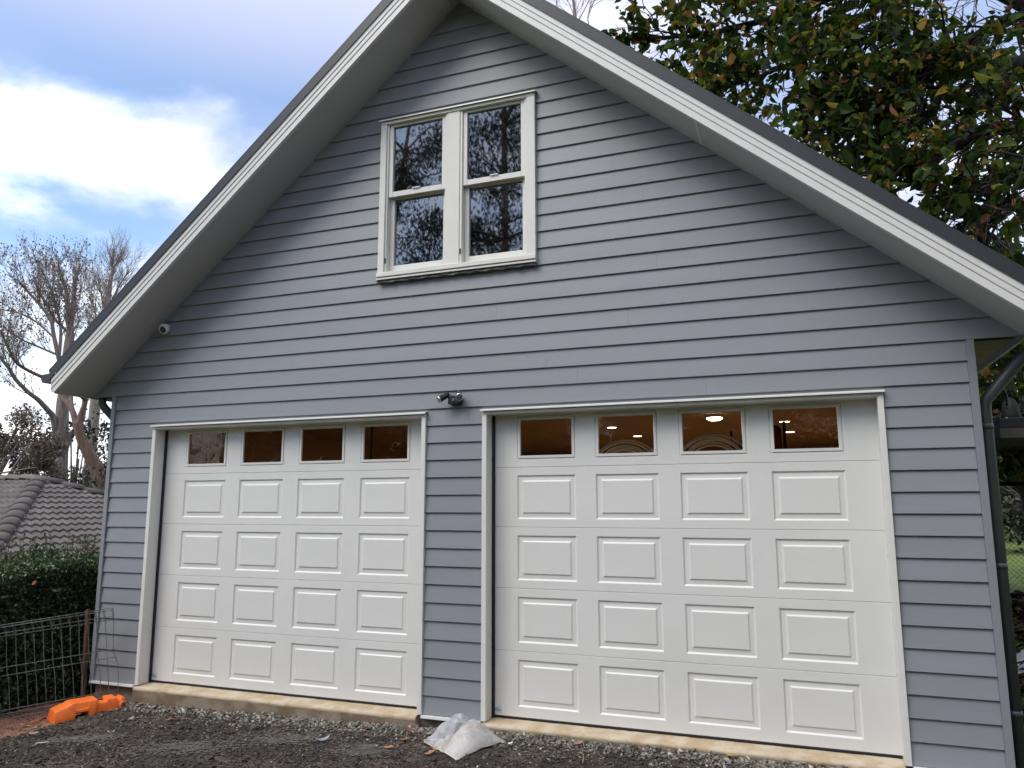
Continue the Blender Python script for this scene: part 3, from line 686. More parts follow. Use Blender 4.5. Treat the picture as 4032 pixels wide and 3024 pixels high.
# one slack sheet of plastic lying over the sand and flopping empty to the left (local xy)
u, v, xy, F = patch((.10, -.40), (.285, .115), (-.17, .27), (-.335, -.075), 64)
x, y = xy[..., 0], xy[..., 1]
e = (4*u*(1-u)+.02)**.42*np.minimum(1, (4*v*(1-v)+.02)**.42)
sandz = .15*np.exp(-(((x-.085)/.17)**2+((y+.06)/.20)**2))+.035
neckz = .20*np.exp(-(((x+.10)/.15)**2+((y-.10)/.15)**2))+.055*np.exp(-(((x+.22)/.09)**2+((y+.02)/.09)**2))
fold = -.05*np.exp(-((v-.50-.22*(u-.4))/.05)**2)
z0 = e*(np.maximum(sandz, neckz)+fold)+.008
wr = e*(.055*(vnoise(u, v, 11, 9)-.62)+.030*(vnoise(u, v, 5, 22)-.62)+.014*(vnoise(u, v, 6, 55)-.62))*np.where(v > .45, 1.5, .8)
z = np.maximum(z0+wr, .005)
wob = .022*np.stack([vnoise(u, v, 41, 12)-.62, vnoise(u, v, 42, 12)-.62], -1)
mk('plastic_sheet', np.concatenate([xy+wob, z[..., None]], -1).reshape(-1, 3), F, m_cp, bagE, True)
kk = np.clip((.60+.12*np.sin(u*7)-v)/.12, 0, 1)
zs = np.maximum((z0+wr*.75)*.97*kk-.007, .0)
top = np.concatenate([xy+wob*.8, zs[..., None]], -1).reshape(-1, 3); bot = np.concatenate([xy+wob*.8, (0*zs-.01)[..., None]], -1).reshape(-1, 3)
mk('sand_fill', np.concatenate([top, bot]), np.concatenate([F, F[:, ::-1]+len(top)]), m_sandbag, bagE, True)

# ------------------------------------------------------------------ leaves and scraps lying about
def leafthing(name, x, y, size, rz, col, label, cat='leaf', lobes=5, curl=.25, dz=.012, asp=.55, seed=1):
    r_ = random.Random(seed); n = 22; V, F = [], []
    out = []
    for i in range(n):
        t = 2*math.pi*i/n; r = 1-.30*abs(math.sin(lobes*t/2+.4))*(1 if lobes else 0)
        out.append((math.cos(t)*r, math.sin(t)*r*asp))
    V.append((0, 0, .02))
    for k in (.5, 1.0):
        for a, b in out: V.append((a*k, b*k, curl*(b*k)**2*2.2+curl*.8*(a*k)**2*r_.uniform(.7, 1.3)+.03*r_.uniform(-1, 1)*k))
    for i in range(n):
        j = (i+1) % n; F += [(0, 1+i, 1+j), (1+i, 1+n+i, 1+n+j, 1+j)]
    m_ = mat('leaf_'+'_'.join('%02d' % int(c*99) for c in col), col, .7, var=.25, vscale=1.5, transl=.15)
    o = mk(name, V, F, m_, None, True); o.scale = (size, size, size); o.location = (x, y, float(gb(x, y))+dz); o.rotation_euler = (r_.uniform(-.25, .25), r_.uniform(-.25, .25), rz)
    return props(o, label, cat)
leafthing('fallen_leaf', 3.70, -.65, .045, .4, (.44, .22, .12), 'tan dry leaf lying farthest from the sand bag on its left', seed=2, dz=.018)
leafthing('fallen_leaf', 3.73, -.46, .045, .7, (.46, .25, .14), 'curled tan leaf just left of the plastic bag neck', curl=.5, seed=3, dz=.018)
leafthing('fallen_leaf', 4.06, -.68, .055, 1.2, (.48, .24, .12), 'tan lobed leaf at the front of the sand bag', seed=4, dz=.02)
leafthing('fallen_leaf', 3.25, -.27, .03, .2, (.35, .20, .14), 'small pinkish brown leaf near the left door sill', seed=5, dz=.016)
leafthing('fallen_leaf', 1.45, -.45, .075, .1, (.42, .23, .14), 'large tan leaf on the gravel before the left door', curl=.4, seed=6, dz=.02)
leafthing('fallen_leaf', 6.12, -.075, .055, .3, (.62, .47, .10), 'yellow leaf on the pale gravel by the right door sill', lobes=3, seed=7, dz=.025)
leafthing('fallen_leaf', 5.03, -.16, .045, 1.0, (.42, .22, .18), 'pinkish leaf on the gravel right of the sand bag', seed=8, dz=.02)
leafthing('berry_sprig', 5.52, -.055, .022, .5, (.55, .07, .04), 'small red scrap at the foot of the right door sill', 'scrap', seed=9, dz=.025)
leafthing('fallen_leaf', .16, -.74, .055, .6, (.36, .12, .05), 'rusty red leaf on the soil beside the mesh fence', curl=.5, seed=10, dz=.015)
leafthing('fallen_leaf', .19, -.86, .065, .5, (.46, .25, .13), 'pale tan leaf on the soil left of the orange fence foot', curl=.3, seed=11, dz=.015)
leafthing('bark_flake', 3.66, -.22, .085, -.1, (.17, .09, .06), 'dark brown bark flake poking out beside the plastic bag', 'bark', lobes=0, asp=.3, seed=12, dz=.015)
leafthing('bark_flake', .41, -.93, .045, .3, (.30, .18, .13), 'chunky bark flake on the soil edge below the fence foot', 'bark', lobes=3, curl=.6, seed=13)
leafthing('bark_flake', .62, -1.12, .045, 1.3, (.36, .30, .25), 'pale bark flake on the dark gravel below the soil', 'bark', lobes=3, curl=.4, seed=14, dz=.015)
leafthing('plastic_scrap', 3.09, -.60, .06, .9, (.33, .38, .40), 'crumpled bluish plastic scrap on the drive before the left door', 'scrap', lobes=0, asp=.35, curl=.6, seed=15, dz=.015)
leafthing('paper_scrap', 4.55, -.33, .028, .9, (.75, .76, .78), 'white paper scrap beside the sand bag right tip', 'scrap', lobes=3, curl=.5, seed=16, dz=.02)
o = tube('splinter', [(.90, -1.30, float(gb(.9, -1.3))+.018), (1.0, -1.27, float(gb(1, -1.27))+.02)], .005, mat('pale_wood', (.6, .53, .42), .8), None, 5); props(o, 'thin pale wood splinter on the dark drive', 'splinter')
o = tube('dry_stem', smooth_path([(5.08, -.36, float(g(5.08, -.36))+.02), (5.14, -.43, float(g(5.1, -.4))+.03), (5.17, -.55, float(g(5.1, -.5))+.015)], 4), .0035, mat('dry_stalk', (.3, .23, .15), .9), None, 5); props(o, 'curved dry stem on the drive before the right door', 'stem')

# ------------------------------------------------------------------ hedge
m_hleaf = mat('hedge_leaf', (.03, .06, .02), .32, isl=[(0, (.024, .046, .020)), (.45, (.048, .090, .034)), (.8, (.09, .14, .05)), (.95, (.15, .19, .075)), (1, (.26, .22, .10))], transl=.18, spec=.6)
m_twig = mat('hedge_twig', (.07, .05, .035), .9)
hedge = props(empty('hedge', (-1.3, 1, -.45)), 'dense dark green clipped hedge behind the mesh fence', 'hedge')
r_ = np.random.default_rng(12); n = 62000
HX0, HX1, HY0, HY1 = -1.95, -.62, -2.6, 4.2
x = r_.uniform(HX0, HX1, n); y = np.where(r_.uniform(size=n) < .85, r_.uniform(-1.7, 1.7, n), r_.uniform(HY0, HY1, n)); t = r_.uniform(0, 1, n)
topz = 1.09+.05*np.sin(y*2.7)+.04*np.sin(x*5+y*6.1)
ztop = r_.uniform(size=n) < .42
x = np.where(ztop, x, HX1-np.abs(r_.normal(0, .17, n))+.05*np.sin(y*4)+.03*np.sin(y*11+t*9))
zz = np.where(ztop, topz-np.abs(r_.normal(0, .12, n))+.03*r_.normal(size=n), g(x, y)+t*(topz-g(x, y)))
P = np.stack([x, y, zz], -1); D = rnd_unit(r_, n)+np.array([.5, -.3, .35])
o = link('foliage', leaf_mesh('foliage', P-np.array([-1.3, 1, -.45]), D, r_.uniform(.028, .058, n), m_hleaf, r_, .30), hedge); o['kind'] = 'stuff'
# young shoots sticking up out of the top
sh = []; LP, LD = [], []
for i in range(260):
    x0 = r_.uniform(HX0+.1, HX1); y0 = r_.uniform(-1.6, 1.7); z0 = 1.0+.05*math.sin(y0*2.7); hh = r_.uniform(.10, .36)
    tip = np.array([x0+r_.normal(0, .05), y0+r_.normal(0, .05), z0+hh]); b0 = np.array([x0, y0, z0-.15])
    sh.append(([b0, (b0+tip)/2+r_.normal(0, .01, 3), tip], [.004, .003, .0015]))
    for k in range(int(5+hh*30)):
        f = r_.uniform(.35, 1); LP.append(b0+(tip-b0)*f+r_.normal(0, .01, 3)); LD.append(r_.normal(0, 1, 3)+np.array([0, 0, .7]))
OFF = np.array([-1.3, 1, -.45])
V, F = tubes(sh, 4); o = mk('shoots', V-OFF, F, m_twig, hedge); o['kind'] = 'stuff'
o = link('shoot_leaves', leaf_mesh('shoot_leaves', np.array(LP)-OFF, np.array(LD), r_.uniform(.022, .045, len(LP)), mat('shoot_leaf', (.1, .12, .05), .4, isl=[(0, (.04, .06, .02)), (.5, (.09, .12, .04)), (.85, (.17, .17, .07)), (1, (.25, .17, .07))], transl=.3), r_, .3), hedge); o['kind'] = 'stuff'
st_ = []
for i in range(70):
    x0 = r_.uniform(HX0, HX1-.2); y0 = r_.uniform(-1.6, 1.6); z0 = float(g(x0, y0)); p = np.array([x0, y0, z0-.05])
    st_.append(([p, p+np.array([r_.normal(0, .08), r_.normal(0, .08), .6]), p+np.array([r_.normal(.1, .2), r_.normal(0, .2), 1.25])], [.018, .013, .006]))
V, F = tubes(st_, 5); o = mk('stems', V-OFF, F, m_twig, hedge); o['kind'] = 'stuff'
# dark inner thicket that stops light coming straight through
n = 16000; P = np.stack([r_.uniform(HX0, HX1-.25, n), r_.uniform(-2.2, 2.6, n), r_.uniform(-.5, 1.0, n)], -1)
o = link('inner_foliage', leaf_mesh('inner_foliage', P-OFF, rnd_unit(r_, n), r_.uniform(.06, .12, n), m_hleaf, r_, .4), hedge); o['kind'] = 'stuff'
leafy = mk('fallen_leaf', [(0, 0, 0), (.03, .012, .014), (.022, .03, .04), (-.012, .016, .034)], [(0, 1, 2, 3)], mat('rust_leaf', (.38, .10, .04), .7, transl=.2)); leafy.location = (-.56, -.33, .93); props(leafy, 'single rust-red leaf caught in the hedge face', 'leaf')

# ------------------------------------------------------------------ neighbour's tiled hip roof
AX, AY, AZ, HW, TP = -5.95, 3.83, 2.17, 3.4, .404
house = props(empty('neighbour_house', (AX, AY, -1.3)), 'low neighbouring house with brown tiled hip roof behind the hedge', 'house')
HOFF = Vector((-AX, -AY, 1.3))
def H(o, parent=None): o.parent = parent or house; o.location = HOFF if parent is None else (0, 0, 0); return o
H(box('wall', AX-9, AX+HW-.5, AY-HW+.5, AY+HW-.5, -1.6, AZ-TP*(HW-.2)-.05, mat('brick_wall', (.22, .13, .10), .9, var=.2)))
m_tile = mat('concrete_tile', (.118, .102, .096), .85, obj_var=.18, var=.15, vscale=6, bump=.3, bscale=50)
hroof = H(mk('roof', [(AX, AY, AZ), (AX+HW, AY-HW, AZ-TP*HW), (AX+HW, AY+HW, AZ-TP*HW), (AX-9, AY, AZ), (AX-9, AY-HW, AZ-TP*HW), (AX-9, AY+HW, AZ-TP*HW)], [(0, 1, 2), (0, 3, 4, 1), (0, 2, 5, 3)], m_dark))
def tile_verts(a0, b0, clamp):
    """a: along the course, b: plan distance down from the ridge; returns (a, b, height above deck)"""
    V, F = [], []; nc = 14; wd = .30; ln = .235
    for row, (b, h) in enumerate(((b0-.045, .012), (b0+ln, .052), (b0+ln+.004, .012))):
        for i in range(nc+1):
            a = a0+wd*i/nc; ph = (i/nc)*2*2*math.pi; wv = .014*math.cos(ph) if row < 2 else .014*math.cos(ph)-.004
            lim = max(b, 0)
            aa = max(-lim, min(lim, a)) if clamp else a
            V.append((aa, b, h+wv))
    for r0 in range(2):
        for i in range(nc): F.append((r0*15+i, r0*15+i+1, r0*15+16+i, r0*15+15+i))
    return V, F
shared = {}
rt_ = random.Random(5)
def place_tiles(face):
    for c in range(16):
        b0 = .02+c*.21; off = (.15 if c % 2 else 0)
        a = -4.2-off if face == 'hip' else -.001-off-6.0
        while a < (4.2 if face == 'hip' else 4.2):
            a1 = a+.30; lim = b0+.21
            if face == 'hip':
                if a1 > -lim+.03 and a < lim-.03 and a > -3.2:
                    clamp = a < -(b0-.05) or a1 > (b0-.05)
                    V, F = tile_verts(a, b0, clamp)
                    W = [(AX+b, AY+aa, AZ-TP*b+h) for aa, b, h in V]
                    H(mk('roof_tile', W, F, m_tile, smooth=True), hroof).data.set_sharp_from_angle(angle=.7)
            else:       # slope facing the drive: a measured along +x from the apex
                if a < lim-.03 and a > -3.4:
                    V, F = tile_verts(a, b0, False)
                    W = [(AX+min(aa, max(b, 0)), AY-b, AZ-TP*b+h) for aa, b, h in V]
                    H(mk('roof_tile', W, F, m_tile, smooth=True), hroof).data.set_sharp_from_angle(angle=.7)
            a = a1
place_tiles('hip'); place_tiles('side')
def caps(p0, p1, n, side):
    p0, p1 = Vector(p0), Vector(p1); d = (p1-p0)/n; ax = d.normalized(); sd_ = ax.cross(Vector((0, 0, 1))).normalized(); upv = sd_.cross(ax)
    for i in range(n):
        V, F = [], []
        for (t, lift) in ((-.04, .045), (1.0, .075), (1.002, .045)):
            for k in range(9):
                an = math.pi*(k/8-.5); V.append(p0+d*(i+t)+sd_*math.sin(an)*.125+upv*(lift+.075*math.cos(an)**1.0-.045))
        for r0 in range(2):
            for k in range(8): F.append((r0*9+k, r0*9+k+1, r0*9+10+k, r0*9+9+k))
        H(mk('ridge_cap', V, F, m_tile, smooth=True), hroof)
caps((AX, AY, AZ), (AX+HW, AY-HW, AZ-TP*HW), 14, 1); caps((AX, AY, AZ), (AX+HW, AY+HW, AZ-TP*HW), 14, 1); caps((AX-.0, AY, AZ), (AX-4.2, AY, AZ), 12, 1)

# ------------------------------------------------------------------ trees
m_bark = mat('grey_bark', (.18, .15, .14), .95, col2=(.28, .235, .215), vscale=7, stretch=(2, 2, .35), bump=.8, bscale=14)
m_bark2 = mat('red_bark', (.13, .082, .06), .9, col2=(.20, .135, .105), vscale=6, stretch=(3, 3, .3), bump=.7, bscale=12)
m_bark3 = mat('dark_bark', (.012, .010, .009), .95, bump=.6, bscale=20)
def grow(rng, p, d, ln, r, lev, P, paths, tips):
    """recursive branch; P: per-level dict(n, len, spread, up, seg)"""
    k = 4; pts = [p]; q = p; dd = d
    for i in range(k):
        dd = dd+rng.normal(0, P['wob'], 3)+np.array([0, 0, P['up']]); dd /= np.linalg.norm(dd); q = q+dd*ln/k; pts.append(q)
    r1 = r*P['taper']
    paths.append((np.array(pts), np.linspace(r, r1, k+1)))
    if lev == 0: tips.append((q, dd)); return
    n = rng.integers(P['n'][0], P['n'][1]+1)
    for j in range(n):
        f = rng.uniform(.3, 1.0) if j else 1.0
        i = min(int(f*k), k); b = pts[i]
        nd = dd+rnd_unit(rng, 1)[0]*P['spread']; nd /= np.linalg.norm(nd)
        grow(rng, b, nd, ln*rng.uniform(*P['len']), max(r1*rng.uniform(.6, .95), P['rmin']), lev-1, P, paths, tips)
def limb(pts, r0, r1, k=3):
    S = smooth_path(pts, k); return (S, np.linspace(r0, r1, len(S)))
def along(rng, path, f0, f1, n):
    S, rad = path; out = []
    for f in rng.uniform(f0, f1, n):
        i = min(int(f*(len(S)-1)), len(S)-2); t = S[i+1]-S[i]; out.append((S[i], t/np.linalg.norm(t), rad[i]))
    return out
def tree(name, base, label, group=None):
    return props(empty(name, base), label, 'tree', group)
def put(e, nm, V, F, m, smooth=True, kind=None):
    o = mk(nm, V-np.array(e.location), F, m, e, smooth)
    if kind: o['kind'] = kind
    return o

# bare tree with the twiggy round crown, left
bt = tree('bare_tree', (-11.98, 9.08, -1.8), 'bare grey tree with tall forked trunk and twiggy rounded crown')
rg = np.random.default_rng(21)
A = limb([(-11.98, 9.08, -2), (-11.99, 9.08, 1.89), (-11.99, 9.08, 2.4), (-12, 9.07, 3.02), (-12.01, 9.06, 3.43), (-12.02, 9.05, 3.95), (-12.03, 9.03, 4.48), (-12.03, 9.03, 4.73), (-12.02, 9.04, 5.9), (-12.01, 9.06, 6.43)], .24, .11)
A2 = limb([(-12.08, 8.97, 3.5), (-12.05, 8.81, 4.04), (-12.05, 8.61, 4.24), (-12.09, 8.35, 4.48), (-12.12, 8.1, 4.63), (-12.21, 7.78, 4.93), (-12.21, 7.56, 5.2), (-12.23, 7.31, 5.45), (-12.31, 6.98, 5.9)], .085, .03)
A3 = limb([(-11.96, 9.12, 3.2), (-11.94, 9.14, 3.33), (-12.05, 9.41, 3.67), (-12.1, 9.74, 4.13), (-12.28, 9.92, 5.82), (-12.43, 10.13, 6.55), (-12.45, 10.3, 7.4)], .13, .015)
L2 = limb([(-12.01, 9.06, 6.43), (-12.08, 8.98, 7.04), (-12.14, 8.9, 7.66), (-12.25, 8.75, 8.13)], .085, .025)
L3 = limb([(-12.02, 9.05, 6.4), (-12.17, 9.19, 7.39), (-12.32, 9.31, 8.06), (-12.42, 9.51, 8.6)], .08, .022)
L5 = limb([(-12.1, 9.12, 6.1), (-12.28, 9.2, 6.48), (-12.49, 8.94, 6.83), (-12.75, 8.6, 7.53), (-12.84, 8.48, 7.93)], .05, .018)
limbs = [A2, A3, L2, L3, L5]
PB = dict(n=(3, 3), len=(.55, .8), spread=.55, up=.07, wob=.10, taper=.55, rmin=.0036)
paths, tips = [], []
for lb, n, f0 in ((A2, 14, .35), (A3, 10, .5), (L2, 15, .1), (L3, 15, .1), (L5, 12, .25), (A, 5, .85)):
    for p, t, r in along(rg, lb, f0, 1, n):
        d = t+rnd_unit(rg, 1)[0]*.65+np.array([0, 0, .3]); grow(rg, p, d/np.linalg.norm(d), rg.uniform(.40, .68), min(r*.45, .018), 3, PB, paths, tips)
V, F = tubes([A], 12); put(bt, 'trunk', V, F, m_bark)
for l_ in limbs: V, F = tubes([l_], 8); put(bt, 'limb', V, F, m_bark)
V, F = tubes(paths, 3); put(bt, 'crown', V, F, m_bark, kind='stuff')
T = np.array([t[0] for t in tips]); T = T+rg.normal(0, .02, T.shape)
o = link('seed_heads', leaf_mesh('seed_heads', T-np.array(bt.location), rg.normal(0, .5, T.shape)+np.array([0, 0, -1]), rg.uniform(.03, .075, len(T)), mat('seed_pod', (.16, .12, .11), .9), rg, .3), bt); o['kind'] = 'stuff'

# leaning red-barked gum with forked bare limbs
gt = tree('leaning_gum', (-9.7, 8.7, -1.6), 'leaning reddish gum tree with forked trunk beside the garage corner')
B = limb([(-9.6, 8.8, -1.8), (-9.77, 8.61, 1.5), (-9.81, 8.57, 1.98), (-9.89, 8.47, 2.55), (-10.06, 8.28, 3.03), (-10.18, 8.14, 3.4), (-10.25, 8.06, 3.75)], .24, .105)
B[1][:] = np.interp(np.linspace(0, 1, len(B[1])), [0, .35, .55, 1], [.32, .22, .16, .10])
B1 = limb([(-10.22, 8.08, 3.6), (-10.62, 8.13, 4.2), (-11.04, 8.14, 4.56), (-11.36, 8.27, 5.51)], .075, .05)
B2 = limb([(-10.25, 8.03, 3.7), (-10.54, 8.09, 4.19), (-10.75, 8.23, 4.46), (-11.04, 8.27, 5.56), (-11.24, 8.42, 6.23), (-11.3, 8.5, 7.0)], .07, .014)
B3 = limb([(-10.24, 8.06, 3.62), (-10.21, 8.11, 3.98), (-10.15, 8.17, 4.4), (-10.12, 8.21, 5.37), (-10.05, 8.3, 6.1), (-10.1, 8.45, 7.0)], .085, .012)
B4 = limb([(-9.72, 8.66, 1.6), (-9.62, 8.75, 2.1), (-9.58, 8.86, 2.6), (-9.5, 9.0, 3.2), (-9.3, 9.2, 4.3), (-9.2, 9.3, 5.4)], .12, .015)
L1 = limb([(-11.36, 8.27, 5.51), (-11.45, 8.15, 6.06), (-11.53, 8.06, 6.54), (-11.68, 7.85, 6.88), (-11.87, 7.6, 7.23), (-12.02, 7.4, 7.5)], .06, .02)
L4 = limb([(-11.4, 8.3, 5.5), (-11.61, 8.44, 6.39), (-11.71, 8.31, 7), (-11.82, 8.16, 7.53), (-11.96, 7.99, 7.9)], .045, .018)
L6 = limb([(-11.36, 8.27, 5.6), (-11.68, 7.91, 5.79), (-11.74, 7.39, 5.93), (-11.76, 6.89, 6.18)], .03, .015)
L7 = limb([(-11.45, 8.15, 6.06), (-11.87, 7.94, 6.47), (-12.12, 7.6, 6.66), (-12.35, 7.27, 6.7)], .03, .015)
LW = limb([(-10.15, 8.16, 4.35), (-10.06, 7.75, 4.55), (-10.08, 7.47, 4.64), (-10.29, 7, 4.78), (-10.48, 6.54, 5.01), (-10.49, 6.31, 5.28), (-10.52, 6.05, 5.75)], .06, .025)
paths, tips = [], []
for lb, n, f0 in ((L1, 20, .15), (L4, 20, .2), (L6, 12, .2), (L7, 10, .2), (LW, 12, .45), (B2, 8, .7), (B3, 14, .55), (B4, 10, .5)):
    for p, t, r in along(rg, lb, f0, 1, n):
        d = t+rnd_unit(rg, 1)[0]*.6+np.array([0, 0, .3]); grow(rg, p, d/np.linalg.norm(d), rg.uniform(.38, .66), min(r*.45, .018), 3, PB, paths, tips)
V, F = tubes([B], 12); put(gt, 'trunk', V, F, m_bark2)
for l_ in (B1, B2, B3, B4, LW): V, F = tubes([l_], 9); put(gt, 'limb', V, F, m_bark2)
for l_ in (L1, L4, L6, L7): V, F = tubes([l_], 7); put(gt, 'limb', V, F, m_bark)
V, F = tubes(paths, 3); put(gt, 'crown', V, F, m_bark, kind='stuff')
T = np.array([t[0] for t in tips]); T = T+rg.normal(0, .02, T.shape)
o = link('seed_heads', leaf_mesh('seed_heads', T-np.array(gt.location), rg.normal(0, .5, T.shape)+np.array([0, 0, -1]), rg.uniform(.03, .075, len(T)), MATS['seed_pod'], rg, .3), gt); o['kind'] = 'stuff'
# fainter bare tree farther off, right of it above the roof edge
ft = tree('bare_tree', (-16.1, 13.5, -2), 'fainter bare tree rising just above the left roof edge')
FL = [limb(p, a, b) for p, a, b in (([(-16.1, 13.5, -2.2), (-16.08, 13.55, 7.37), (-16.03, 13.6, 8.45), (-16.01, 13.63, 9.12), (-15.98, 13.66, 9.74), (-15.97, 13.68, 10.2)], .2, .03), ([(-16.05, 13.6, 8.2), (-16.14, 13.48, 9.03), (-16.26, 13.34, 9.68)], .05, .02), ([(-15.98, 13.67, 8.6), (-16.02, 14, 9.43), (-16, 14.4, 10.2)], .05, .02), ([(-16.1, 13.5, 7.2), (-16.05, 13.2, 8.35), (-16.01, 12.86, 8.86)], .045, .02))]
paths, tips = [], []
for lb, n, f0 in ((FL[0], 22, .72), (FL[1], 14, .2), (FL[2], 16, .2), (FL[3], 14, .3)):
    for p, t, r in along(rg, lb, f0, 1, n):
        d = t+rnd_unit(rg, 1)[0]*.6+np.array([0, 0, .3]); grow(rg, p, d/np.linalg.norm(d), rg.uniform(.45, .75), min(r*.45, .018), 3, PB, paths, tips)
V, F = tubes([FL[0]], 8); put(ft, 'trunk', V, F, m_bark)
for l_ in FL[1:]: V, F = tubes([l_], 6); put(ft, 'limb', V, F, m_bark)
V, F = tubes(paths, 3); put(ft, 'crown', V, F, m_bark, kind='stuff')

# evergreen shrubs and small trees behind the neighbour's roof
m_br = mat('brown_leaf', (.08, .065, .05), .8, isl=[(0, (.10, .08, .06)), (.5, (.17, .135, .11)), (.85, (.24, .20, .15)), (1, (.22, .22, .12))], transl=.4)
m_dk = mat('dark_leaf', (.02, .03, .015), .6, isl=[(0, (.012, .016, .010)), (.6, (.03, .04, .02)), (1, (.07, .085, .04))], transl=.2)
def bush(name, base, c, rad, n, size, m, label, seed, cat='shrub', group=None, holes=.5, trunk=.07, width=.34):
    r_ = np.random.default_rng(seed); e = props(empty(name, base), label, cat, group)
    nc = 60; C = rnd_unit(r_, nc)*r_.uniform(.35, 1, nc)[:, None]**.6*np.array(rad)+np.array(c)
    cr = r_.uniform(.16, .40, nc)*max(rad)*holes*1.6
    i = r_.integers(0, nc, n); P = C[i]+rnd_unit(r_, n)*(r_.uniform(0, 1, n)**.45*cr[i])[:, None]
    P = P[P[:, 2] > base[2]+.05]; n = len(P)
    o = link('crown', leaf_mesh('crown', P-np.array(base), rnd_unit(r_, n)+np.array([0, 0, -.35]), size*r_.uniform(.6, 1.3, n), m, r_, width), e); o['kind'] = 'stuff'
    ps = [limb([base, ((base[0]+c[0])/2, (base[1]+c[1])/2, (base[2]+c[2])/2), c], trunk, trunk*.5)]
    V, F = tubes(ps, 8); put(e, 'trunk', V, F, m_bark)
    ps = [limb([((base[0]+c[0])/2, (base[1]+c[1])/2, (base[2]+c[2])/2), ((p[0]+c[0])/2+r_.normal(0, .1), (p[1]+c[1])/2, (p[2]+c[2])/2), p], trunk*.4, .006) for p in C[:40]]
    V, F = tubes(ps, 5); put(e, 'limbs', V, F, m_bark, kind='stuff'); return e
bush('evergreen_tree', (-9.6, 4.2, -1.8), (-8.85, 5.0, 2.5), (1.2, 1.2, 1.15), 24000, .055, m_br, 'brownish dense tree behind the tiled roof at the left edge', 31, 'tree')
bush('leafy_shrub', (-12.6, 10.0, -1.8), (-12.2, 9.8, 3.0), (1.5, 1.5, 1.5), 1500, .10, m_dk, 'sparse dark-leaved shrub around the foot of the bare trunk', 32)
bush('leafy_shrub', (-9.4, 9.2, -1.6), (-9.6, 9.3, 2.0), (1.3, 1.3, 1.2), 1300, .10, m_dk, 'sparse dark shrub in front of the leaning gum trunk', 33)
# mossy branches over the tiled roof
mb = props(empty('mossy_branch', (-8.9, 3.2, .3)), 'pale mossy bare branches over the tiled roof ridge', 'branch')
paths = [limb(p, a, b) for p, a, b in (([(-8.9, 3.2, -.5), (-8.6, 3.5, 1.6), (-8.2, 3.9, 2.6), (-7.9, 4.2, 3.3)], .05, .015), ([(-8.6, 3.5, 1.6), (-8.0, 4.1, 2.2), (-7.3, 4.8, 2.45)], .035, .012), ([(-8.2, 3.9, 2.5), (-8.3, 3.7, 3.2), (-8.5, 3.5, 3.8)], .025, .01), ([(-8.0, 4.1, 2.2), (-7.7, 4.3, 2.9)], .02, .008))]
for l_ in paths: V, F = tubes([l_], 6); put(mb, 'limb', V, F, mat('moss_bark', (.17, .18, .10), .95, bump=.5))

# big autumn tree on the right, overhanging the roof
m_big = mat('autumn_leaf', (.05, .08, .02), .6, spec=.25, isl=[(0, (.012, .026, .005)), (.35, (.028, .058, .008)), (.68, (.055, .095, .011)), (.80, (.11, .14, .016)), (.91, (.28, .20, .02)), (.965, (.22, .085, .02)), (1, (.10, .045, .022))], transl=.5)
big = tree('autumn_tree', (12.9, 7.3, .6), 'large broad-leaved autumn tree overhanging the right roof slope')
rg = np.random.default_rng(77)
BT = limb([(12.9, 7.3, .3), (12.8, 7.2, 2.2), (12.4, 6.8, 4.4), (11.9, 6.4, 6.0), (11.5, 6.3, 8.0), (11.2, 6.3, 10.5)], .36, .10)
ML = [limb(p, a, b) for p, a, b in (
    ([(12.0, 6.4, 5.6), (11.2, 5.6, 6.7), (10.17, 4.97, 7.18), (9.73, 4.93, 7.35), (9.15, 4.91, 7.5), (8.74, 4.82, 7.5), (8.33, 4.72, 7.21), (7.94, 4.61, 7.04), (7.44, 4.49, 6.83)], .17, .03),
    ([(12.3, 6.7, 4.7), (11.2, 5.4, 5.9), (9.96, 4.52, 6.23), (9.51, 4.44, 6.28), (9.04, 4.35, 6.28), (8.44, 4.26, 5.94), (7.85, 4.15, 5.81), (7.3, 3.99, 5.95)], .15, .025),
    ([(9.3, 4.92, 7.45), (9.18, 5.04, 7.57), (8.69, 4.97, 7.8), (8.28, 4.88, 8.08), (7.74, 4.78, 8.02), (7.19, 4.66, 7.9), (6.29, 4.51, 7.62), (5.5, 4.6, 7.7)], .07, .015),
    ([(11.6, 6.3, 7.2), (10.7, 5.8, 8.3), (9.97, 5.56, 8.41), (9.41, 5.44, 8.22), (9, 5.28, 7.86)], .12, .03),
    ([(9.13, 4.6, 6.3), (8.4, 4.71, 6.59), (8.21, 4.57, 6.68), (8.02, 4.43, 6.97)], .06, .02),
    ([(8.74, 4.82, 7.5), (8.97, 4.72, 7.37), (8.71, 4.72, 7.02), (8.53, 4.71, 6.78), (8.28, 4.7, 6.65)], .05, .03),
    ([(12.4, 6.7, 4.2), (11, 4.9, 5.5), (9.78, 4.05, 5.75), (9.35, 4, 5.57), (9.04, 3.9, 5.29), (8.65, 3.82, 4.9)], .11, .02),
    ([(11.5, 5.6, 5.0), (9.58, 4.11, 5.22), (9.32, 4.01, 5.18), (8.94, 3.93, 5.06), (8.56, 3.84, 4.81)], .08, .015),
    ([(11.4, 6.3, 8.2), (9.97, 5.56, 8.6), (9.3, 5.52, 9.19), (8.22, 5.51, 9.39), (7.04, 5.41, 9.12), (5.81, 5.18, 8.88), (4.9, 4.9, 8.85)], .13, .02),
    ([(11.3, 6.3, 9.0), (9.5, 5.6, 10.3), (7.8, 5.2, 10.4), (6.2, 5.0, 10.0), (5.2, 4.8, 9.6)], .10, .02))]
PBG = dict(n=(2, 3), len=(.55, .85), spread=.75, up=-.02, wob=.14, taper=.55, rmin=.005)
paths, tips = [], []
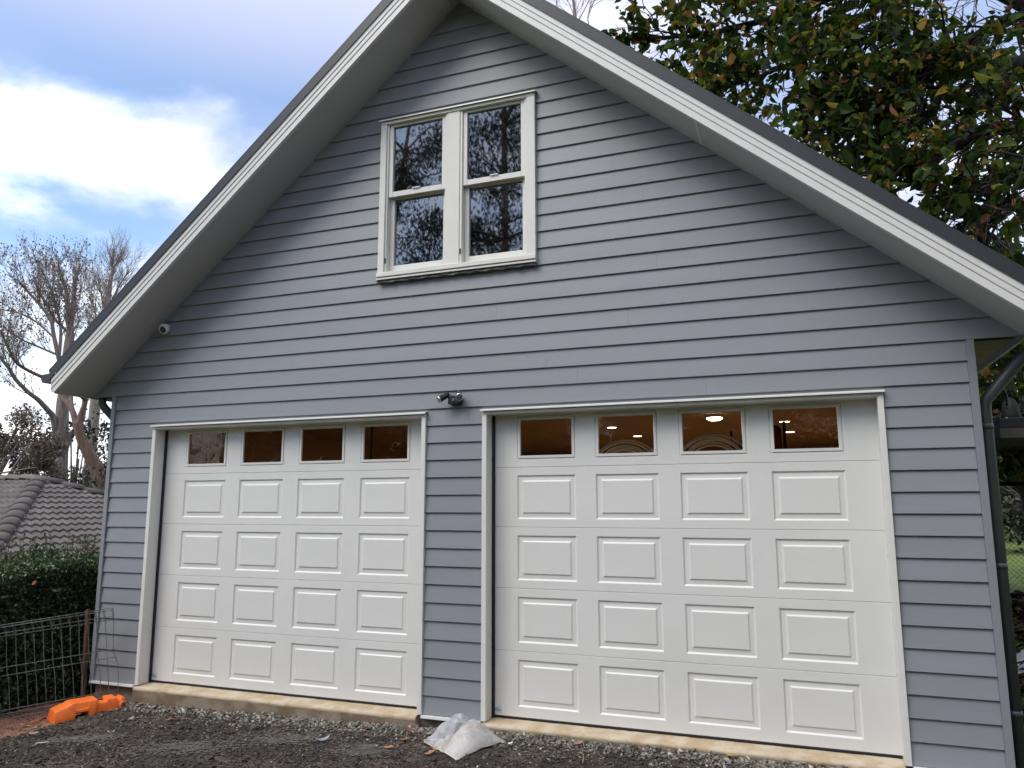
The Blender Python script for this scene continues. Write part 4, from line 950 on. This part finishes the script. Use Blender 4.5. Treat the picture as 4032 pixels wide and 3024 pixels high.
for lb, n in zip(ML, (70, 54, 58, 24, 12, 10, 24, 16, 66, 50)):
    for p, t, r in along(rg, lb, .28, 1, n):
        d = t*.7+rnd_unit(rg, 1)[0]*.8+np.array([-.12, 0, -.02]); grow(rg, p, d/np.linalg.norm(d), rg.uniform(.4, .85), min(r*.5, .022), 2, PBG, paths, tips)
for p, t, r in along(rg, BT, .5, 1, 30):
    d = rnd_unit(rg, 1)[0]+np.array([.3, .2, .2]); grow(rg, p, d/np.linalg.norm(d), rg.uniform(1.0, 2.0), .03, 2, PBG, paths, tips)
V, F = tubes([BT], 12); put(big, 'trunk', V, F, m_bark3)
for l_ in ML: V, F = tubes([l_], 8); put(big, 'limb', V, F, m_bark3)
V, F = tubes(paths, 4); put(big, 'twigs', V, F, m_bark3, kind='stuff')
PTS = []
for S, rad in paths:
    if rad[0] < .016: PTS.append(S[1:])
PTS = np.concatenate(PTS); PTS = PTS[rg.uniform(size=len(PTS)) < np.interp(PTS[:, 0], [5, 7.6, 8.6, 10, 11.2], [.26, .26, .15, .14, .3])]; k_ = 4
LP = np.repeat(PTS, k_, 0); LP = LP+rg.normal(0, .035, LP.shape); 
LD = rnd_unit(rg, len(LP))+np.array([-.1, -.15, -.55])
o = link('leaves', leaf_mesh('leaves', LP-np.array(big.location), LD, np.clip(.12*np.exp(rg.normal(0, .34, len(LP))), .05, .24), m_big, rg, .32, .13, .32), big); o['kind'] = 'stuff'
print('big leaves', len(LP))
# thin bare tree top above the ridge
tt = tree('bare_tree', (2.55, 10.5, 0), 'thin bare tree top showing above the roof ridge')
TL = [limb(p, a, b) for p, a, b in (([(2.6, 10.5, 0), (2.55, 10.5, 10.5), (2.23, 10.42, 13.06), (2.19, 10.41, 13.67), (2.08, 10.38, 14.71)], .12, .01), ([(2.23, 10.42, 13.2), (2.48, 10.49, 13.72), (2.73, 10.55, 14.24)], .018, .008), ([(2.4, 10.45, 12), (1.82, 10.3, 13.49), (1.77, 10.29, 13.9), (1.54, 10.22, 14.6)], .02, .008), ([(2.5, 10.5, 12), (2.53, 10.5, 13.04), (2.51, 10.49, 13.45), (2.73, 10.55, 13.97)], .02, .008))]
paths, tips = [], []
for lb, n in zip(TL, (14, 8, 10, 8)):
    for p, t, r in along(rg, lb, .55, 1, n):
        d = t+rnd_unit(rg, 1)[0]*.7; grow(rg, p, d/np.linalg.norm(d), rg.uniform(.5, .8), .008, 2, dict(PB, rmin=.003), paths, tips)
V, F = tubes([TL[0]], 6); put(tt, 'trunk', V, F, m_bark)
for l_ in TL[1:]: V, F = tubes([l_], 5); put(tt, 'limb', V, F, m_bark)
V, F = tubes(paths, 3); put(tt, 'crown', V, F, m_bark, kind='stuff')

# ------------------------------------------------------------------ right-hand side yard
cf = props(empty('chain_fence', (8.3, 4.75, .6)), 'black chain-link fence with round top rail right of the garage', 'fence')
FZ = lambda x: float(g(x, 4.75))-.6
m_fw = mat('fence_black', (.010, .011, .011), .6, spec=.2)
tube('top_rail', [(-.3, 0, 1.34), (6, 0, 1.40)], .024, m_fw, cf, 8)
tube('bottom_rail', [(-.3, 0, .05), (6, 0, .10)], .018, m_fw, cf, 8)
for x in (-.3, 2.4, 5.2): tube('post', [(x, .03, -.4), (x, .03, 1.38)], .028, m_fw, cf, 8)
ws = []
for i in range(110):
    x0 = -.3+i*.057
    for s in (-1, 1):
        pts = [(x0+s*1.3*j/24, .004*s*(1 if j % 2 else -1), .02+1.31*j/24) for j in (0, 12, 24)]
        if -.35 < pts[-1][0] < 6.1: ws.append((pts, .0017))
V, F = tubes(ws, 3); o = mk('wire_mesh', V, F, m_fw, cf); o['kind'] = 'stuff'
sh_ = props(empty('flat_shelter', (9.2, 3.1, 0)), 'dark flat shelter roof jutting in at the right edge', 'shelter')
box('roof_slab', -.62, 2.6, -.3, 2.2, 2.46, 2.56, mat('shelter_dark', (.008, .009, .012), .35), sh_, .006)
box('fascia', -.62, 2.6, -.295, 2.2, 2.36, 2.459, mat('shelter_grey', (.05, .047, .045), .8, spec=.2), sh_)
for x, y in ((2.3, 0), (2.3, 2.0)): box('post', x, x+.1, y, y+.1, -.3, 2.36, m_fw, sh_)
lathe('vent_cowl', [(.09, 0), (.09, .06), (.075, .16), (.045, .23), (.01, .25)], (0, 0, 1), (-.42, .1, 2.56), m_fw, sh_, 16)
r_ = np.random.default_rng(3)
o = link('roof_debris', leaf_mesh('roof_debris', np.stack([r_.uniform(-.6, 1.5, 260), r_.uniform(-.28, .8, 260), np.full(260, 2.566)], -1), rnd_unit(r_, 260)*np.array([1, 1, .1]), r_.uniform(.04, .1, 260), mat('pale_debris', (.6, .58, .52), .8), r_, .4, .05, .05, 9), sh_); o['kind'] = 'stuff'
o = tube('black_cable', smooth_path([(7.885, .42, 2.2), (7.90, .42, 2.47), (7.96, .42, 2.57), (8.04, .42, 2.58), (8.12, .42, 2.52), (8.13, .42, 2.40)], 6), .012, m_rubber, None, 8); props(o, 'black cable looping out behind the right downpipe', 'cable')
n = 6000; x = r_.uniform(7.95, 11, n); y = r_.uniform(.2, 5.2, n)
P = np.stack([x, y, g(x, y)+r_.uniform(-.005, .04, n)], -1); D = rnd_unit(r_, n)*np.array([1, 1, .3])
o = link('leaf_litter', leaf_mesh('leaf_litter', P, D, r_.uniform(.05, .12, n), mat('litter_leaf', (.06, .03, .02), .7, isl=[(0, (.015, .010, .008)), (.5, (.05, .026, .018)), (.85, (.11, .05, .03)), (1, (.22, .13, .08))]), r_, .36, .1, .25, 1.5)); props(o, 'brown fallen leaves on the bank right of the garage', 'leaf litter', kind='stuff')
sheet = []
u, v, xy, F = patch((8.3, 2.5), (9.3, 2.55), (9.3, 3.0), (8.35, 2.95), 24)
zz = g(xy[..., 0], xy[..., 1])+.01+.05*vnoise(u, v, 3, 8)
props(mk('plastic_sheet', np.concatenate([xy, zz[..., None]], -1).reshape(-1, 3), F, mat('white_sheet', (.75, .77, .80), .4), None, True), 'crumpled white plastic sheet on the leafy bank behind the downpipe', 'sheet')
link_ = link('plant_pot', mesh('plant_pot', *[[(0, 0, 0)], []], m_fw)) if False else None
lathe('plant_pot', [(.10, 0), (.13, .2), (.14, .2), (.14, .22), (.12, .22), (.11, .19)], (0, 0, 1), (8.75, 2.45, float(g(8.75, 2.45))), m_fw); props(bpy.data.objects['plant_pot'], 'small black plant pot by the white plastic sheet', 'pot')
m_gy = mat('grey_leaf', (.06, .07, .05), .8, isl=[(0, (.02, .028, .018)), (.5, (.055, .06, .04)), (1, (.14, .13, .10))], transl=.2)
bush('garden_shrub', (11.6, 13.5, .6), (11.6, 13.5, 2.1), (1.8, 1.2, 1.2), 9000, .10, m_gy, 'grey-green shrub behind the chain-link fence', 41)
bush('garden_shrub', (12.6, 17.5, .6), (12.6, 17.5, 3.6), (2.8, 1.6, 2.4), 9000, .14, m_dk, 'tall dark shrub on the lawn beyond the chain-link fence', 42)
bush('garden_tree', (9.6, 6.2, .6), (9.15, 4.9, 3.0), (1.1, .8, 1.0), 1500, .13, m_big, 'low drooping leafy branch tree by the shelter roof', 43, 'tree', holes=.55)
bush('garden_tree', (13, 22, .5), (12, 22, 5), (5, 4, 4.5), 9000, .35, m_dk, 'distant dark tree beyond the lawn on the right', 44, 'tree')
bush('garden_tree', (6, 26, .3), (6, 26, 4), (5, 4, 3.5), 6000, .4, m_dk, 'distant dark tree hidden behind the garage roof', 45, 'tree')

# ------------------------------------------------------------------ gum trees behind the camera (they show in the gable window)
m_gum = mat('gum_leaf', (.03, .045, .025), .6, isl=[(0, (.010, .016, .010)), (.6, (.028, .040, .024)), (1, (.06, .08, .05))], transl=.15)
def gum(base, hgt, spread, nclus, seed, label, lean=(0, 0), low=.35):
    r_ = np.random.default_rng(seed); e = tree('gum_tree', base, label, 'gum trees behind the camera')
    b = np.array(base, float); top = b+np.array([lean[0], lean[1], hgt])
    tr = limb([tuple(b-np.array([0, 0, .3])), tuple(b*.6+top*.4+r_.normal(0, .9, 3)*np.array([1, 1, 0])), tuple(top)], .24, .06, 6)
    V, F = tubes([tr], 10); put(e, 'trunk', V, F, m_bark)
    lm, C = [], []
    for i in range(nclus):
        f = r_.uniform(low, .98); i0 = int(f*(len(tr[0])-1)); p = tr[0][i0]
        d = rnd_unit(r_, 1)[0]*np.array([1, .8, .25])+np.array([0, 0, .35]); ln = spread*r_.uniform(.35, 1)*(1.15-.5*f)
        q = p+d/np.linalg.norm(d)*ln; mid = (p+q)/2+r_.normal(0, .25, 3); lm.append(limb([tuple(p), tuple(mid), tuple(q)], .06*r_.uniform(.6, 1.3), .012)); C.append(q); C.append(mid+r_.normal(0, .3, 3))
    V, F = tubes(lm, 5); put(e, 'limbs', V, F, m_bark, kind='stuff')
    C = np.array(C); n = len(C)*200; i = r_.integers(0, len(C), n); P = C[i]+r_.normal(0, 1, (n, 3))*np.array([.34, .34, .26])
    D = rnd_unit(r_, n)*.6+np.array([0, 0, -1])
    o = link('crown', leaf_mesh('crown', P-b, D, r_.uniform(.09, .19, n), m_gum, r_, .17, .03, .1), e); o['kind'] = 'stuff'
gum((-1.6, -17, -.2), 18, 4.2, 84, 51, 'tall gum tree mirrored in the right panes of the gable window', (-.6, 0), .3)
gum((-7.8, -19, -.4), 17, 4.4, 36, 52, 'gum tree mirrored in the left panes of the gable window', (.8, 0), .35)
gum((-3.6, -14, -.2), 9.5, 3.2, 44, 53, 'shorter gum tree mirrored low in the gable window', (0, 0), .4)
gum((6, -20, 0), 11, 4.5, 45, 54, 'broad gum tree behind the drive mirrored in the door windows', (0, 0), .12)
gum((-13, -15, -.6), 9, 4.0, 40, 55, 'gum tree left of the drive mirrored in the left door windows', (0, 0), .12)

# unseen shrub belt added behind and beside the camera, blocking low sky light
for i, (x, y, hh, rr_, lab) in enumerate(((15, -3, 3.6, (3, 3, 3.4), 'unseen shrub added as light blocker right of the drive nearest the garage'), (17, -9, 4.2, (3.5, 3.5, 4), 'unseen shrub added as light blocker right of the drive behind the camera'), (12.5, -16, 4.2, (4, 3, 4), 'unseen shrub added as light blocker at the back right of the drive'), (8.0, -22, 4.2, (3.5, 3, 4), 'unseen shrub added as light blocker straight behind the camera'),
        (2.5, -24, 3.5, (4, 3, 3.6), 'unseen shrub added as light blocker at the back of the drive'), (-5, -24, 3.6, (4.5, 3, 3.6), 'unseen shrub added as light blocker at the back left of the drive'), (-12, -21, 3.4, (4, 3, 3.4), 'unseen shrub added as light blocker farthest left behind the drive'))):
    bush('blocker_shrub', (x, y, -.2), (x, y, hh), rr_, 3200, .62, m_dk, lab, 60+i, 'shrub', 'unseen shrubs added to block low sky light')
